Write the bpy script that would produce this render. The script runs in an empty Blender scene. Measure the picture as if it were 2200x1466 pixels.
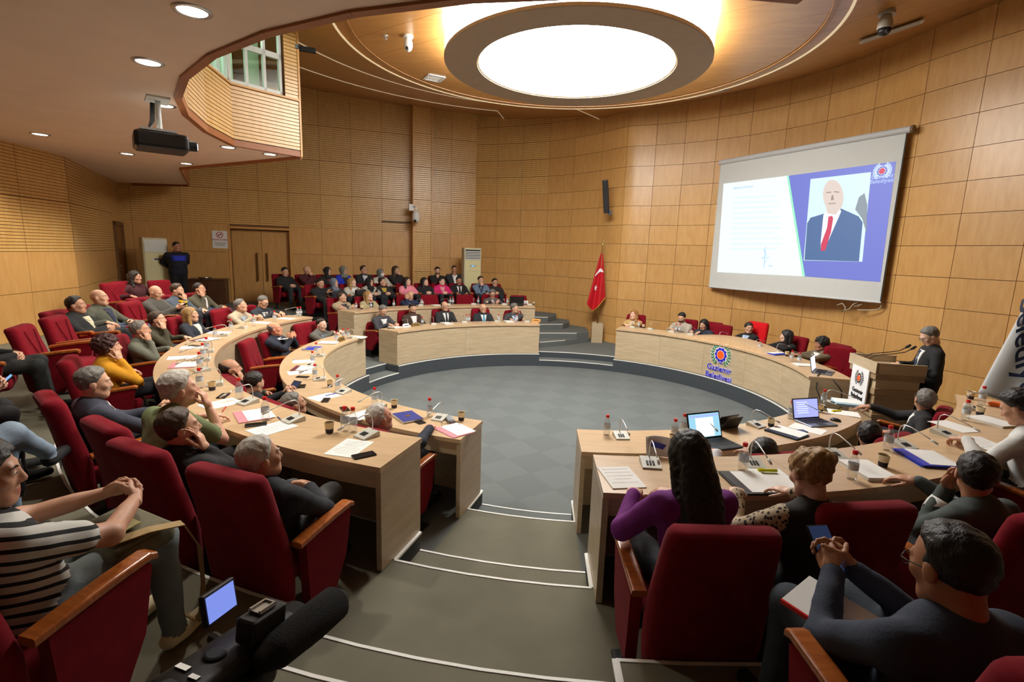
import bpy, bmesh, math, random
import numpy as np
from mathutils import Vector, Matrix
random.seed(7); np.random.seed(7)
SC = bpy.context.scene
COL = SC.collection
D2R = math.pi/180

# ------------------------------------------------------------------ camera, world, exposure
CAM = np.array([0.0, -8.3, 2.649]); FPX = 1088.69
def _cam_axes(yaw, pitch, roll):
    yaw, pitch, roll = yaw*D2R, pitch*D2R, roll*D2R
    F = np.array([math.sin(yaw)*math.cos(pitch), math.cos(yaw)*math.cos(pitch), math.sin(pitch)])
    R0 = np.array([math.cos(yaw), -math.sin(yaw), 0.0]); U0 = np.cross(R0, F)
    return F, R0*math.cos(roll)+U0*math.sin(roll), -R0*math.sin(roll)+U0*math.cos(roll)
CF, CR, CU = _cam_axes(-5.643, -9.8275, 1.8842)
cd = bpy.data.cameras.new('camera'); cam = bpy.data.objects.new('camera', cd); COL.objects.link(cam)
cd.sensor_width = 36.0; cd.lens = 36.0*FPX/2200.0; cd.clip_start = 0.05; cd.clip_end = 100
cam.matrix_world = Matrix(((CR[0], CU[0], -CF[0], CAM[0]), (CR[1], CU[1], -CF[1], CAM[1]), (CR[2], CU[2], -CF[2], CAM[2]), (0, 0, 0, 1)))
SC.camera = cam
w = bpy.data.worlds.new('world'); SC.world = w; w.use_nodes = True
w.node_tree.nodes['Background'].inputs[0].default_value = (1.0, 0.95, 0.88, 1); w.node_tree.nodes['Background'].inputs[1].default_value = 0.02
SC.view_settings.view_transform = 'Standard'; SC.view_settings.look = 'None'
SC.view_settings.gamma = 1.0; SC.view_settings.use_curve_mapping = False
SC.view_settings.exposure = 0.1
LAMP_DISC = 27.0      # radiance of the round ceiling diffuser
LAMP_DRUM = 19.0      # radiance of its luminous drum
DOWNLIGHT_W = 135.0
try:
    SC.cycles.max_bounces = 7; SC.cycles.diffuse_bounces = 4; SC.cycles.glossy_bounces = 3
    SC.cycles.transmission_bounces = 6; SC.cycles.transparent_max_bounces = 16
    SC.cycles.use_denoising = True; SC.cycles.sample_clamp_indirect = 6.0
except Exception: pass

def ray(x, y): return CF + CR*(x-1100)/FPX - CU*(y-733)/FPX
def at(x, y, z):
    d = ray(x, y); t = (z-CAM[2])/d[2]; return CAM + d*t
def atr(x, y, R):
    d = ray(x, y); a = d[0]**2+d[1]**2; b = 2*(CAM[:2]@d[:2]); c = CAM[:2]@CAM[:2]-R*R
    q = math.sqrt(max(b*b-4*a*c, 0)); return CAM + d*((-b+q)/2/a)
def atline(x, y, p, q):            # where the sight line meets the vertical plane through plan points p, q
    d = ray(x, y); n = np.array([q[1]-p[1], p[0]-q[0]]); t = (n@(np.array(p)-CAM[:2]))/(n@d[:2]); return CAM + d*t
def P(R, th, z=0.0): return Vector((R*math.cos(th*D2R), R*math.sin(th*D2R), z))
def polar(p): return math.hypot(p[0], p[1]), math.degrees(math.atan2(p[1], p[0]))

# ------------------------------------------------------------------ materials
MATS = {}
def _nt(name):
    m = bpy.data.materials.new(name); m.use_nodes = True; nt = m.node_tree
    return m, nt, nt.nodes['Principled BSDF']
def _n(nt, t, **kw):
    n = nt.nodes.new(t)
    for k, v in kw.items():
        if hasattr(n, k): setattr(n, k, v)
        else: n.inputs[k].default_value = v
    return n
def srgb(r, g, b):
    f = lambda c: (c/255/12.92) if c/255 <= .04045 else ((c/255+.055)/1.055)**2.4
    return (f(r), f(g), f(b))
def mat(name, rgb, rough=.6, var=.12, scale=30., bump=.0, bscale=None, metal=0., coat=0., sheen=0., spec=.5, stretch=(1, 1, 1), rand=0., emit=None):
    if name in MATS: return MATS[name]
    m, nt, b = _nt(name); L = nt.links.new
    tc = _n(nt, 'ShaderNodeTexCoord'); mp = _n(nt, 'ShaderNodeMapping'); mp.inputs['Scale'].default_value = stretch
    L(tc.outputs['Object'], mp.inputs[0])
    nz = _n(nt, 'ShaderNodeTexNoise', Scale=scale, Detail=4.0); L(mp.outputs[0], nz.inputs['Vector'])
    mr = _n(nt, 'ShaderNodeMapRange'); mr.inputs[1].default_value = .25; mr.inputs[2].default_value = .75
    mr.inputs[3].default_value = 1-var; mr.inputs[4].default_value = 1+var; L(nz.outputs[0], mr.inputs[0])
    fac = mr.outputs[0]
    if rand:
        oi = _n(nt, 'ShaderNodeObjectInfo'); r2 = _n(nt, 'ShaderNodeMapRange'); r2.inputs[3].default_value = 1-rand; r2.inputs[4].default_value = 1+rand
        L(oi.outputs['Random'], r2.inputs[0]); mu = _n(nt, 'ShaderNodeMath', operation='MULTIPLY'); L(fac, mu.inputs[0]); L(r2.outputs[0], mu.inputs[1]); fac = mu.outputs[0]
    vm = _n(nt, 'ShaderNodeVectorMath', operation='SCALE'); vm.inputs[0].default_value = rgb; L(fac, vm.inputs['Scale'])
    L(vm.outputs[0], b.inputs['Base Color'])
    b.inputs['Roughness'].default_value = rough; b.inputs['Metallic'].default_value = metal
    b.inputs['Specular IOR Level'].default_value = spec
    if coat: b.inputs['Coat Weight'].default_value = coat; b.inputs['Coat Roughness'].default_value = .25
    if sheen: b.inputs['Sheen Weight'].default_value = sheen; b.inputs['Sheen Roughness'].default_value = .4
    if bump:
        n2 = _n(nt, 'ShaderNodeTexNoise', Scale=bscale or scale*4, Detail=3.0); L(mp.outputs[0], n2.inputs['Vector'])
        bp = _n(nt, 'ShaderNodeBump', Strength=bump, Distance=.01); L(n2.outputs[0], bp.inputs['Height']); L(bp.outputs[0], b.inputs['Normal'])
    if emit:
        b.inputs['Emission Color'].default_value = tuple(emit[:3])+(1,); b.inputs['Emission Strength'].default_value = emit[3]
    MATS[name] = m; return m
def wood(name, c1, c2, rough=.4, scale=3., stretch=(1, 1, 12), rand=.05, coat=.0, bump=.03):
    """grained veneer: noise drawn out along the grain, tone differs from piece to piece"""
    if name in MATS: return MATS[name]
    m, nt, b = _nt(name); L = nt.links.new
    tc = _n(nt, 'ShaderNodeTexCoord'); oi = _n(nt, 'ShaderNodeObjectInfo')
    mp = _n(nt, 'ShaderNodeMapping'); mp.inputs['Scale'].default_value = stretch; L(tc.outputs['Object'], mp.inputs[0])
    ad = _n(nt, 'ShaderNodeVectorMath', operation='ADD'); L(mp.outputs[0], ad.inputs[0])
    sc = _n(nt, 'ShaderNodeVectorMath', operation='SCALE'); sc.inputs[0].default_value = (37., 17., 53.); L(oi.outputs['Random'], sc.inputs['Scale']); L(sc.outputs[0], ad.inputs[1])
    nz = _n(nt, 'ShaderNodeTexNoise', Scale=scale, Detail=6.0, Roughness=.62); L(ad.outputs[0], nz.inputs['Vector'])
    cr = _n(nt, 'ShaderNodeValToRGB'); cr.color_ramp.elements[0].position = .32; cr.color_ramp.elements[1].position = .68
    cr.color_ramp.elements[0].color = (*c1, 1); cr.color_ramp.elements[1].color = (*c2, 1); L(nz.outputs[0], cr.inputs[0])
    r2 = _n(nt, 'ShaderNodeMapRange'); r2.inputs[3].default_value = 1-rand; r2.inputs[4].default_value = 1+rand; L(oi.outputs['Random'], r2.inputs[0])
    vm = _n(nt, 'ShaderNodeVectorMath', operation='SCALE'); L(cr.outputs[0], vm.inputs[0]); L(r2.outputs[0], vm.inputs['Scale']); L(vm.outputs[0], b.inputs['Base Color'])
    b.inputs['Roughness'].default_value = rough
    if coat: b.inputs['Coat Weight'].default_value = coat; b.inputs['Coat Roughness'].default_value = .3
    if bump:
        bp = _n(nt, 'ShaderNodeBump', Strength=bump, Distance=.01); L(nz.outputs[0], bp.inputs['Height']); L(bp.outputs[0], b.inputs['Normal'])
    MATS[name] = m; return m
def emis(name, rgb, s):
    if name in MATS: return MATS[name]
    m, nt, b = _nt(name); b.inputs['Base Color'].default_value = (rgb[0]*.12, rgb[1]*.12, rgb[2]*.12, 1); b.inputs['Emission Color'].default_value = (*rgb, 1); b.inputs['Emission Strength'].default_value = s
    MATS[name] = m; return m
def glass(name, rgb=(1, 1, 1), rough=.02, alpha=.25, milk=0.):
    """thin clear sheet: mostly see-through, more mirror-like towards grazing view"""
    if name in MATS: return MATS[name]
    m, nt, b = _nt(name); L = nt.links.new
    t = _n(nt, 'ShaderNodeBsdfTransparent'); t.inputs[0].default_value = (*rgb, 1); g = _n(nt, 'ShaderNodeBsdfGlossy'); g.inputs['Roughness'].default_value = rough
    df = _n(nt, 'ShaderNodeBsdfDiffuse'); df.inputs[0].default_value = (.85, .87, .88, 1); m0 = _n(nt, 'ShaderNodeMixShader'); m0.inputs[0].default_value = milk; L(t.outputs[0], m0.inputs[1]); L(df.outputs[0], m0.inputs[2])
    mx = _n(nt, 'ShaderNodeMixShader'); lw = _n(nt, 'ShaderNodeLayerWeight', Blend=.3); mr = _n(nt, 'ShaderNodeMapRange'); mr.inputs[3].default_value = .04; mr.inputs[4].default_value = alpha; L(lw.outputs['Facing'], mr.inputs[0])
    L(mr.outputs[0], mx.inputs[0]); L(m0.outputs[0], mx.inputs[1]); L(g.outputs[0], mx.inputs[2]); L(mx.outputs[0], nt.nodes['Material Output'].inputs[0])
    MATS[name] = m; return m

M_PANEL = wood('honey veneer', srgb(201, 151, 86), srgb(214, 168, 104), rough=.38, scale=2.2, stretch=(6, 6, 1.2), rand=.07, coat=.42, bump=.0)
M_FLUTE = wood('fluted honey veneer', srgb(210, 164, 94), srgb(223, 182, 114), rough=.36, scale=2.2, stretch=(6, 6, 1.2), rand=.05, coat=.6, bump=.0)
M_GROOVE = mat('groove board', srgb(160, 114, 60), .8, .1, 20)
M_CEIL = wood('ceiling veneer', srgb(168, 118, 62), srgb(186, 134, 74), rough=.38, scale=1.6, stretch=(1, 7, 7), rand=.05, coat=.45, bump=.0)
M_BACK = mat('wall backing', srgb(120, 82, 42), .7, .1, 8)
M_TRIM = wood('light edge trim', srgb(206, 152, 84), srgb(216, 166, 100), rough=.4)
M_REDTRIM = wood('reddish edge trim', srgb(150, 90, 48), srgb(162, 100, 56), rough=.45)
M_CREAM = mat('cream edge trim', srgb(246, 226, 178), .5, .03, 8)
M_EDGEGLOW = mat('cream edge with added glow', srgb(246, 226, 178), .5, .03, 8, emit=(1., .86, .6, .32))  # cream edge trim; the drum lamp's light on it is put in as emission
M_SOFFIT = mat('soffit paint', srgb(240, 218, 200), .8, .04, 2.5, bump=.02, bscale=60)
M_OAK = wood('pale oak laminate', srgb(182, 162, 130), srgb(204, 184, 152), rough=.36, scale=2.2, stretch=(1.2, 1.2, 9), rand=.03, coat=.1, bump=.01)
M_OAKTOP = wood('pale oak desktop', srgb(196, 166, 128), srgb(214, 184, 146), rough=.3, scale=2.4, stretch=(1.5, 9, 1), rand=.03, coat=.15, bump=.01)
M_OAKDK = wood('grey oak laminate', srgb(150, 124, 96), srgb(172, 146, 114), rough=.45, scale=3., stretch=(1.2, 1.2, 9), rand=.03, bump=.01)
M_CARPET = mat('grey carpet', srgb(100, 105, 103), .95, .10, 90, bump=.25, bscale=700)
M_CARPETA = mat('grey carpet tile light', srgb(100, 106, 105), .95, .10, 90, bump=.25, bscale=700)
M_CARPETB = mat('grey carpet tile dark', srgb(95, 101, 100), .95, .10, 90, bump=.25, bscale=700)
M_AISLE = mat('carpet tinted by warm light', srgb(112, 109, 92), .95, .14, 2.6, bump=.22, bscale=600)  # grey carpet, the olive cast of warm light put into its colour
M_RISER = mat('dark riser carpet', srgb(66, 72, 77), .95, .08, 60, bump=.2, bscale=600)
M_WHITE = mat('white nosing', srgb(232, 232, 226), .6, .03, 20)
M_RED = mat('red velvet', srgb(122, 9, 27), .9, .16, 14, bump=.12, bscale=500, sheen=.06, spec=.2)
M_REDB = mat('bright red velvet', srgb(206, 16, 26), .8, .12, 14, bump=.1, bscale=500, sheen=.06, spec=.2)
M_ARM = wood('varnished arm wood', srgb(150, 76, 26), srgb(184, 104, 44), rough=.25, scale=6, stretch=(1, 8, 1), coat=.5)
M_BLACK = mat('black plastic', (.012, .012, .013), .4, .1, 20)
M_MBLACK = mat('matt black', (.01, .01, .011), .7, .1, 20)
M_STEEL = mat('brushed steel', (.55, .56, .57), .3, .05, 30, metal=1.)
M_CHROME = mat('pale metal neck', (.62, .62, .6), .32, .03, 30, metal=.7)
M_PAPER = mat('white paper', srgb(236, 236, 232), .8, .02, 10)
M_MICBASE = mat('pale grey plastic', srgb(200, 200, 190), .45, .03, 20)

# ------------------------------------------------------------------ mesh helpers
class MB:
    def __init__(s): s.v = []; s.f = []; s.m = []
    def add(s, vs, fs, mi=0):
        o = len(s.v); s.v += [tuple(float(c) for c in v) for v in vs]; s.f += [tuple(i+o for i in f) for f in fs]; s.m += [mi]*len(fs); return s
    def box(s, c, h, rz=0., mi=0, M=None):
        vs = []
        for dz in (-1, 1):
            for dx, dy in ((-1, -1), (1, -1), (1, 1), (-1, 1)):
                v = Vector((dx*h[0], dy*h[1], dz*h[2]))
                if rz: v = Matrix.Rotation(rz, 3, 'Z') @ v
                if M is not None: v = M @ v
                vs.append(v+Vector(c))
        return s.add(vs, [(3, 2, 1, 0), (4, 5, 6, 7), (0, 1, 5, 4), (1, 2, 6, 5), (2, 3, 7, 6), (3, 0, 4, 7)], mi)
    def loft(s, secs, mi=0, cap=True, closed=True):
        n = len(secs[0]); vs = [v for sec in secs for v in sec]; fs = []
        for i in range(len(secs)-1):
            for j in range(n if closed else n-1):
                k = (j+1) % n; fs.append((i*n+j, i*n+k, (i+1)*n+k, (i+1)*n+j))
        if cap: fs.append(tuple(reversed(range(n)))); fs.append(tuple((len(secs)-1)*n+j for j in range(n)))
        return s.add(vs, fs, mi)
    def tube(s, pts, r, n=8, mi=0, cap=True):
        pts = [Vector(p) for p in pts]; rs = r if isinstance(r, (list, tuple)) else [r]*len(pts); secs = []; up = None
        for i, p in enumerate(pts):
            t = (pts[min(i+1, len(pts)-1)]-pts[max(i-1, 0)]).normalized()
            if up is None: up = Vector((0, 0, 1)) if abs(t.z) < .9 else Vector((1, 0, 0))
            a = t.cross(up).normalized(); b = a.cross(t).normalized(); up = b
            secs.append([p+(a*math.cos(2*math.pi*k/n)+b*math.sin(2*math.pi*k/n))*rs[i] for k in range(n)])
        return s.loft(secs, mi, cap)
    def lathe(s, prof, n=16, c=(0, 0, 0), mi=0, cap=True):
        c = Vector(c); secs = [[c+Vector((r*math.cos(2*math.pi*k/n), r*math.sin(2*math.pi*k/n), z)) for k in range(n)] for r, z in prof]
        return s.loft(secs, mi, cap)
    def prism(s, poly, z0, z1, mi=0):
        n = len(poly); zz0 = z0 if callable(z0) else (lambda x, y: z0); zz1 = z1 if callable(z1) else (lambda x, y: z1)
        vs = [(x, y, zz0(x, y)) for x, y in poly]+[(x, y, zz1(x, y)) for x, y in poly]
        fs = [tuple(reversed(range(n))), tuple(range(n, 2*n))]+[(i, (i+1) % n, n+(i+1) % n, n+i) for i in range(n)]
        return s.add(vs, fs, mi)
    def sector(s, R0, R1, a0, a1, z0, z1, mi=0, step=3., mtop=None, min_=None):
        """annular block between two angles (degrees)"""
        n = max(2, int(abs(a1-a0)/step)+1); vs = []; fs = []
        for i in range(n+1):
            a = a0+(a1-a0)*i/n
            vs += [P(R0, a, z0), P(R1, a, z0), P(R1, a, z1), P(R0, a, z1)]
        o = len(s.v)
        for i in range(n):
            b = 4*i
            for k in range(4): fs.append((b+k, b+4+k, b+4+(k+1) % 4, b+(k+1) % 4))
        fs += [(0, 1, 2, 3), (4*n+3, 4*n+2, 4*n+1, 4*n)]
        if a1 > a0: fs = [tuple(reversed(f)) for f in fs]
        s.add(vs, fs, mi)
        if mtop is not None:
            for i in range(n): s.m[len(s.m)-len(fs)+4*i+2] = mtop
        return s
    def build(s, name, mats, parent=None, smooth=False, loc=None, rz=None):
        me = bpy.data.meshes.new(name); me.from_pydata(s.v, [], s.f); me.update()
        for m in (mats if isinstance(mats, (list, tuple)) else [mats]): me.materials.append(m)
        if any(s.m): me.polygons.foreach_set('material_index', s.m)
        if smooth: me.polygons.foreach_set('use_smooth', [True]*len(me.polygons))
        o = bpy.data.objects.new(name, me); COL.objects.link(o)
        if parent is not None: o.parent = parent
        if loc is not None: o.location = loc
        if rz is not None: o.rotation_euler = (0, 0, rz)
        return o
def tag(o, label=None, cat=None, group=None, kind=None):
    if label: o['label'] = label
    if cat: o['category'] = cat
    if group: o['group'] = group
    if kind: o['kind'] = kind
    return o
def empty(name, loc=(0, 0, 0), rz=0., label=None, cat=None, group=None, kind=None):
    o = bpy.data.objects.new(name, None); COL.objects.link(o); o.location = loc; o.rotation_euler = (0, 0, rz); o.empty_display_size = .1
    return tag(o, label, cat, group, kind)
def copy_tree(o, parent=None):
    c = o.copy(); COL.objects.link(c); c.parent = parent
    for ch in o.children: copy_tree(ch, c)
    return c
def smooth_by_angle(o, ang=40):
    me = o.data; me.polygons.foreach_set('use_smooth', [True]*len(me.polygons))
    try: me.set_sharp_from_angle(angle=ang*D2R)
    except Exception: pass
    return o
def rrect(hx, hy, r, n=4):
    """rounded rectangle outline, counter-clockwise"""
    out = []
    for cx, cy, a0 in ((hx-r, hy-r, 0), (-hx+r, hy-r, 90), (-hx+r, -hy+r, 180), (hx-r, -hy+r, 270)):
        for k in range(n+1):
            a = (a0+90*k/n)*D2R; out.append((cx+r*math.cos(a), cy+r*math.sin(a)))
    return out
def rbox(mb, c, h, r, axis='z', n=3, mi=0, M=None):
    """box with rounded vertical edges and softened rims"""
    secs = []
    for z, ins in ((-h[2], r*.6), (-h[2]+r*.4, r*.12), (-h[2]+r, 0), (h[2]-r, 0), (h[2]-r*.4, r*.12), (h[2], r*.6)):
        sec = []
        for x, y in rrect(h[0]-ins, h[1]-ins, max(r-ins*.5, .0008), n):
            v = Vector((x, y, z))
            if M is not None: v = M @ v
            sec.append(v+Vector(c))
        secs.append(sec)
    return mb.loft(secs, mi)
def clip(poly, a, b, c):
    """part of polygon with a*x+b*y<=c"""
    out = []
    for i in range(len(poly)):
        p, q = poly[i], poly[(i+1) % len(poly)]; fp = a*p[0]+b*p[1]-c; fq = a*q[0]+b*q[1]-c
        if fp <= 0: out.append(p)
        if (fp < 0 < fq) or (fq < 0 < fp):
            t = fp/(fp-fq); out.append((p[0]+(q[0]-p[0])*t, p[1]+(q[1]-p[1])*t))
    return out
def text_mesh(body, size, parent, name, material, M, bold=False, extrude=.002, align='CENTER', offset=0.):
    cu = bpy.data.curves.new(name, 'FONT'); cu.body = body; cu.size = size; cu.align_x = align; cu.extrude = extrude; cu.offset = offset
    cu.resolution_u = 3
    o = bpy.data.objects.new(name, cu); COL.objects.link(o); dg = bpy.context.evaluated_depsgraph_get()
    me = bpy.data.meshes.new_from_object(o.evaluated_get(dg)); COL.objects.unlink(o); bpy.data.objects.remove(o)
    me.materials.clear(); me.materials.append(material)
    t = bpy.data.objects.new(name, me); COL.objects.link(t); t.parent = parent; t.matrix_local = M
    return t
# ------------------------------------------------------------------ floor tiers
ZT = [0., .29, .58, .87, 1.0]
def struct(o): o['kind'] = 'structure'; return o
floor_pit = struct(MB().lathe([(3.66, -.08), (3.66, -.012)], 96).build('floor', M_RISER))
tile_n = 0
ca, sa = math.cos(38*D2R), math.sin(38*D2R); TS = .5
circ = [(3.655*math.cos(i*2*math.pi/120), 3.655*math.sin(i*2*math.pi/120)) for i in range(120)]
for i in range(-8, 9):
    for j in range(-8, 9):
        poly = circ
        for a, b, c in ((ca, sa, (i+.5)*TS-.0003), (-ca, -sa, -(i-.5)*TS-.0003), (-sa, ca, (j+.5)*TS-.0003), (sa, -ca, -(j-.5)*TS-.0003)):
            poly = clip(poly, a, b, c)
            if len(poly) < 3: break
        if len(poly) < 3: continue
        MB().prism(poly, -.012, 0.).build('carpet_tile', M_CARPETA if (i+j) % 2 else M_CARPETB, floor_pit)
TIER_MATS = [M_RISER, M_CARPET, M_AISLE]
def tier(R0, R1, a0, a1, z, top=1, nose=True, nose_sides=()):
    mb = MB().sector(R0, R1, a0, a1, -.08, z, 0, mtop=top)
    o = struct(mb.build('floor', TIER_MATS))
    if nose:
        MB().sector(R0-.004, R0+.014, a0, a1, z-.012, z+.004).build('nosing_strip', M_WHITE, o)
    for a, ra, rb in nose_sides:
        d = .15; MB().sector(ra, rb, a-d, a+d, z-.012, z+.0042, step=1).build('nosing_strip', M_WHITE, o)
    return o
AL, AR = 258.75, 272.85          # the near aisle, degrees
# ring 1
tier(3.66, 5.0, AR-360, -40, ZT[1], nose_sides=((AR-360, 3.66, 4.05),)); tier(3.66, 5.0, -40, -28, ZT[1]); tier(3.66, 7.2, -28, 70.5, ZT[1])
tier(3.66, 4.0, 70.5, 98, .145); tier(4.0, 8.6, 70.5, 98, ZT[1])
tier(3.66, 5.0, 98, 154.3, ZT[1]); tier(3.66, 4.02, 154.3, 168.6, .145); tier(4.02, 5.0, 154.3, 168.6, ZT[1])
tier(3.66, 5.0, 168.6, AL, ZT[1], nose_sides=((AL, 3.66, 4.05),))
# rings 2, 3, 4
tier(5.0, 6.27, AR-360, -28, ZT[2], top=2, nose_sides=((AR-360, 5.0, 5.37),)); tier(6.27, 7.5, AR-360, -28, ZT[3], top=2, nose_sides=((AR-360, 6.27, 6.6),)); tier(7.5, 12.5, AR-360, -28, ZT[4], top=2)
tier(5.0, 6.27, 98, 154.3, ZT[2], nose=False); tier(6.27, 7.5, 98, 154.3, ZT[3], nose=False); tier(7.5, 14, 98, 168, ZT[4], nose=False)
tier(5.0, 5.35, 154.3, 168, .435); tier(5.35, 6.27, 154.3, 168, ZT[2]); tier(6.27, 6.6, 154.3, 168, .725); tier(6.6, 7.5, 154.3, 168, ZT[3], nose=False)
tier(5.0, 6.27, 168, AL, ZT[2], top=2, nose_sides=((AL, 5.0, 5.37),)); tier(6.27, 7.5, 168, AL, ZT[3], top=2, nose_sides=((AL, 6.27, 6.6),)); tier(7.5, 14, 168, AL, ZT[4], top=2)
# near aisle steps
for R0, R1, z in ((3.66, 4.05, .145), (4.05, 5.0, .29), (5.0, 5.37, .435), (5.37, 6.25, .58), (6.25, 6.6, .725), (6.6, 7.5, .87), (7.5, 12.5, 1.0)):
    tier(R0, R1, AL, AR, z, top=2 if R0 > 4 else 1)
# stair along the far wall beside the far desks
def poly_step(poly, z, nose):
    o = struct(MB().prism(poly, .2, z).build('floor', M_CARPET))
    (x0, y0), (x1, y1) = nose; dx, dy = x1-x0, y1-y0; l = math.hypot(dx, dy); nx, ny = dy/l*.012, -dx/l*.012
    MB().prism([(x0+nx*.3, y0+ny*.3), (x1+nx*.3, y1+ny*.3), (x1-nx, y1-ny), (x0-nx, y0-ny)], z-.012, z+.004).build('nosing_strip', M_WHITE, o)
poly_step([(-.55, 4.45), (.10, 4.95), (.45, 5.32), (.3, 7.6), (-1.2, 8.6)], .435, ((-.55, 4.45), (.10, 4.95)))
poly_step([(-.62, 5.05), (.40, 5.33), (.74, 5.62), (.62, 7.6), (-1.2, 8.6)], .58, ((-.62, 5.05), (.40, 5.33)))
poly_step([(-.75, 5.66), (.02, 5.95), (.2, 6.4), (.2, 7.8), (-1.2, 8.6)], .725, ((-.75, 5.66), (.02, 5.95)))
poly_step([(-.85, 6.1), (-.42, 6.2), (-.2, 6.7), (-.2, 7.8), (-1.3, 8.6)], .87, ((-.85, 6.1), (-.42, 6.2)))

# ------------------------------------------------------------------ walls
ROWZ = [.02, .53, 1.02, 1.51, 2.0, 2.49, 2.99, 3.48, 3.97, 4.46, 4.96, 5.46, 5.96, 6.46, 7.05]
def fluted(mb, p0, p1, z0, z1, d, pitch, inward, mi=0, mg=1):
    """a panel with horizontal grooves cut to depth d; p0->p1 plan ends of its face"""
    n = max(1, int(round((z1-z0)/pitch))); pt = (z1-z0)/n; gw = pt*.2
    prof = [(0, z0)]
    for k in range(n):
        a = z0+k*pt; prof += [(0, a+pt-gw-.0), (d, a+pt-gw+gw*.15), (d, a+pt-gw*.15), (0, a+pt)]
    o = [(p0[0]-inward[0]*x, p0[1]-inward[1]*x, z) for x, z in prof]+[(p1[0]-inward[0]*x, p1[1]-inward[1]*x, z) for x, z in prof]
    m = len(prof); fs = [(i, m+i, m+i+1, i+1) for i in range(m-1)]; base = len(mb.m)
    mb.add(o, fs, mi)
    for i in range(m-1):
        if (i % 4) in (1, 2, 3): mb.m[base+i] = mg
def flat_panel(p0, p1, z0, z1, inward, parent, name='wall_panel', material=None, gap=.004, th=.018):
    dx, dy = p1[0]-p0[0], p1[1]-p0[1]; l = math.hypot(dx, dy); ux, uy = dx/l, dy/l
    a = (p0[0]+ux*gap, p0[1]+uy*gap); b = (p1[0]-ux*gap, p1[1]-uy*gap); f = (inward[0]*th, inward[1]*th)
    mb = MB(); vs = []
    for z in (z0+gap, z1-gap):
        vs += [(a[0], a[1], z), (b[0], b[1], z), (b[0]+f[0], b[1]+f[1], z), (a[0]+f[0], a[1]+f[1], z)]
    mb.add(vs, [(0, 1, 2, 3), (7, 6, 5, 4), (0, 4, 5, 1), (1, 5, 6, 2), (2, 6, 7, 3), (3, 7, 4, 0)])
    return mb.build(name, material or M_PANEL, parent)
def flute_panel(p0, p1, z0, z1, inward, parent, pitch=.05, gap=.004, th=.018, d=.009):
    dx, dy = p1[0]-p0[0], p1[1]-p0[1]; l = math.hypot(dx, dy); ux, uy = dx/l, dy/l
    f = (inward[0]*th, inward[1]*th)
    a = (p0[0]+ux*gap+f[0], p0[1]+uy*gap+f[1]); b = (p1[0]-ux*gap+f[0], p1[1]-uy*gap+f[1])
    mb = MB(); fluted(mb, a, b, z0+gap, z1-gap, d, pitch, inward)
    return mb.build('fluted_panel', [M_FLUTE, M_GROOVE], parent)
def inward_of(p0, p1, towards=(0, 0)):
    nx, ny = p1[1]-p0[1], p0[0]-p1[0]; l = math.hypot(nx, ny); nx, ny = nx/l, ny/l
    mx, my = towards[0]-(p0[0]+p1[0])/2, towards[1]-(p0[1]+p1[1])/2
    return (nx, ny) if nx*mx+ny*my > 0 else (-nx, -ny)
def backing(name, pts, z0, z1, th=.12, towards=(0, 0)):
    mb = MB()
    for p0, p1 in zip(pts[:-1], pts[1:]):
        n = inward_of(p0, p1, towards)
        mb.prism([(p0[0], p0[1]), (p1[0], p1[1]), (p1[0]-n[0]*th, p1[1]-n[1]*th), (p0[0]-n[0]*th, p0[1]-n[1]*th)], z0, z1)
    return struct(mb.build(name, M_BACK))
# curved wall behind the long curved desk
WR = [(7.15, -4.3), (7.12, -3.2), (6.98, -2.15), (6.75, -1.2), (6.43, -.31), (6.08, .46)]+[tuple(P(5.9, a)[:2]) for a in (12.4, 21.6, 30.7, 39.0, 46.8, 54.3, 61.8, 68.7, 75.7)]+[(.87, 6.37), (.13, 7.06), (-.61, 7.52), (-1.44, 7.84), (-2.24, 8.05), (-2.95, 8.2)]
wall_right = backing('wall_right', [(x*1.006+.0, y*1.006) for x, y in WR], 0., 7.6)
def cr_(i, t):               # smooth curve through the panel joints
    g = lambda k: np.array(WR[max(0, min(len(WR)-1, k))]); p0, p1, p2, p3 = g(i-1), g(i), g(i+1), g(i+2)
    return .5*((2*p1)+(-p0+p2)*t+(2*p0-5*p1+4*p2-p3)*t*t+(-p0+3*p1-3*p2+p3)*t**3)
def bent_panel(i, z0, z1, parent, gap=.004, th=.018, n=5):
    l = math.hypot(WR[i+1][0]-WR[i][0], WR[i+1][1]-WR[i][1]); e = gap/l; secs = []
    for k in range(n+1):
        t = e+(1-2*e)*k/n; c = cr_(i, t); d = cr_(i, min(1, t+.01))-cr_(i, max(0, t-.01)); nn = np.array((d[1], -d[0])); nn /= np.linalg.norm(nn); nn = nn if nn@(-c) > 0 else -nn; f = c+nn*th; bk = c-nn*.06
        secs.append([(bk[0], bk[1], z0+gap), (f[0], f[1], z0+gap), (f[0], f[1], z1-gap), (bk[0], bk[1], z1-gap)])
    return smooth_by_angle(MB().loft(secs).build('wall_panel', M_PANEL, parent), 25)
for ci, (p0, p1) in enumerate(zip(WR[:-1], WR[1:])):
    n = inward_of(p0, p1)
    far = p1[0] < -.62
    for z0, z1 in zip(ROWZ[:-1], ROWZ[1:]):
        if far and z0 >= 4.4:
            flute_panel(p0, p1, z0, z1, n, wall_right, pitch=.055)
        elif z1 > .4: bent_panel(ci, z0, z1, wall_right)
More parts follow.
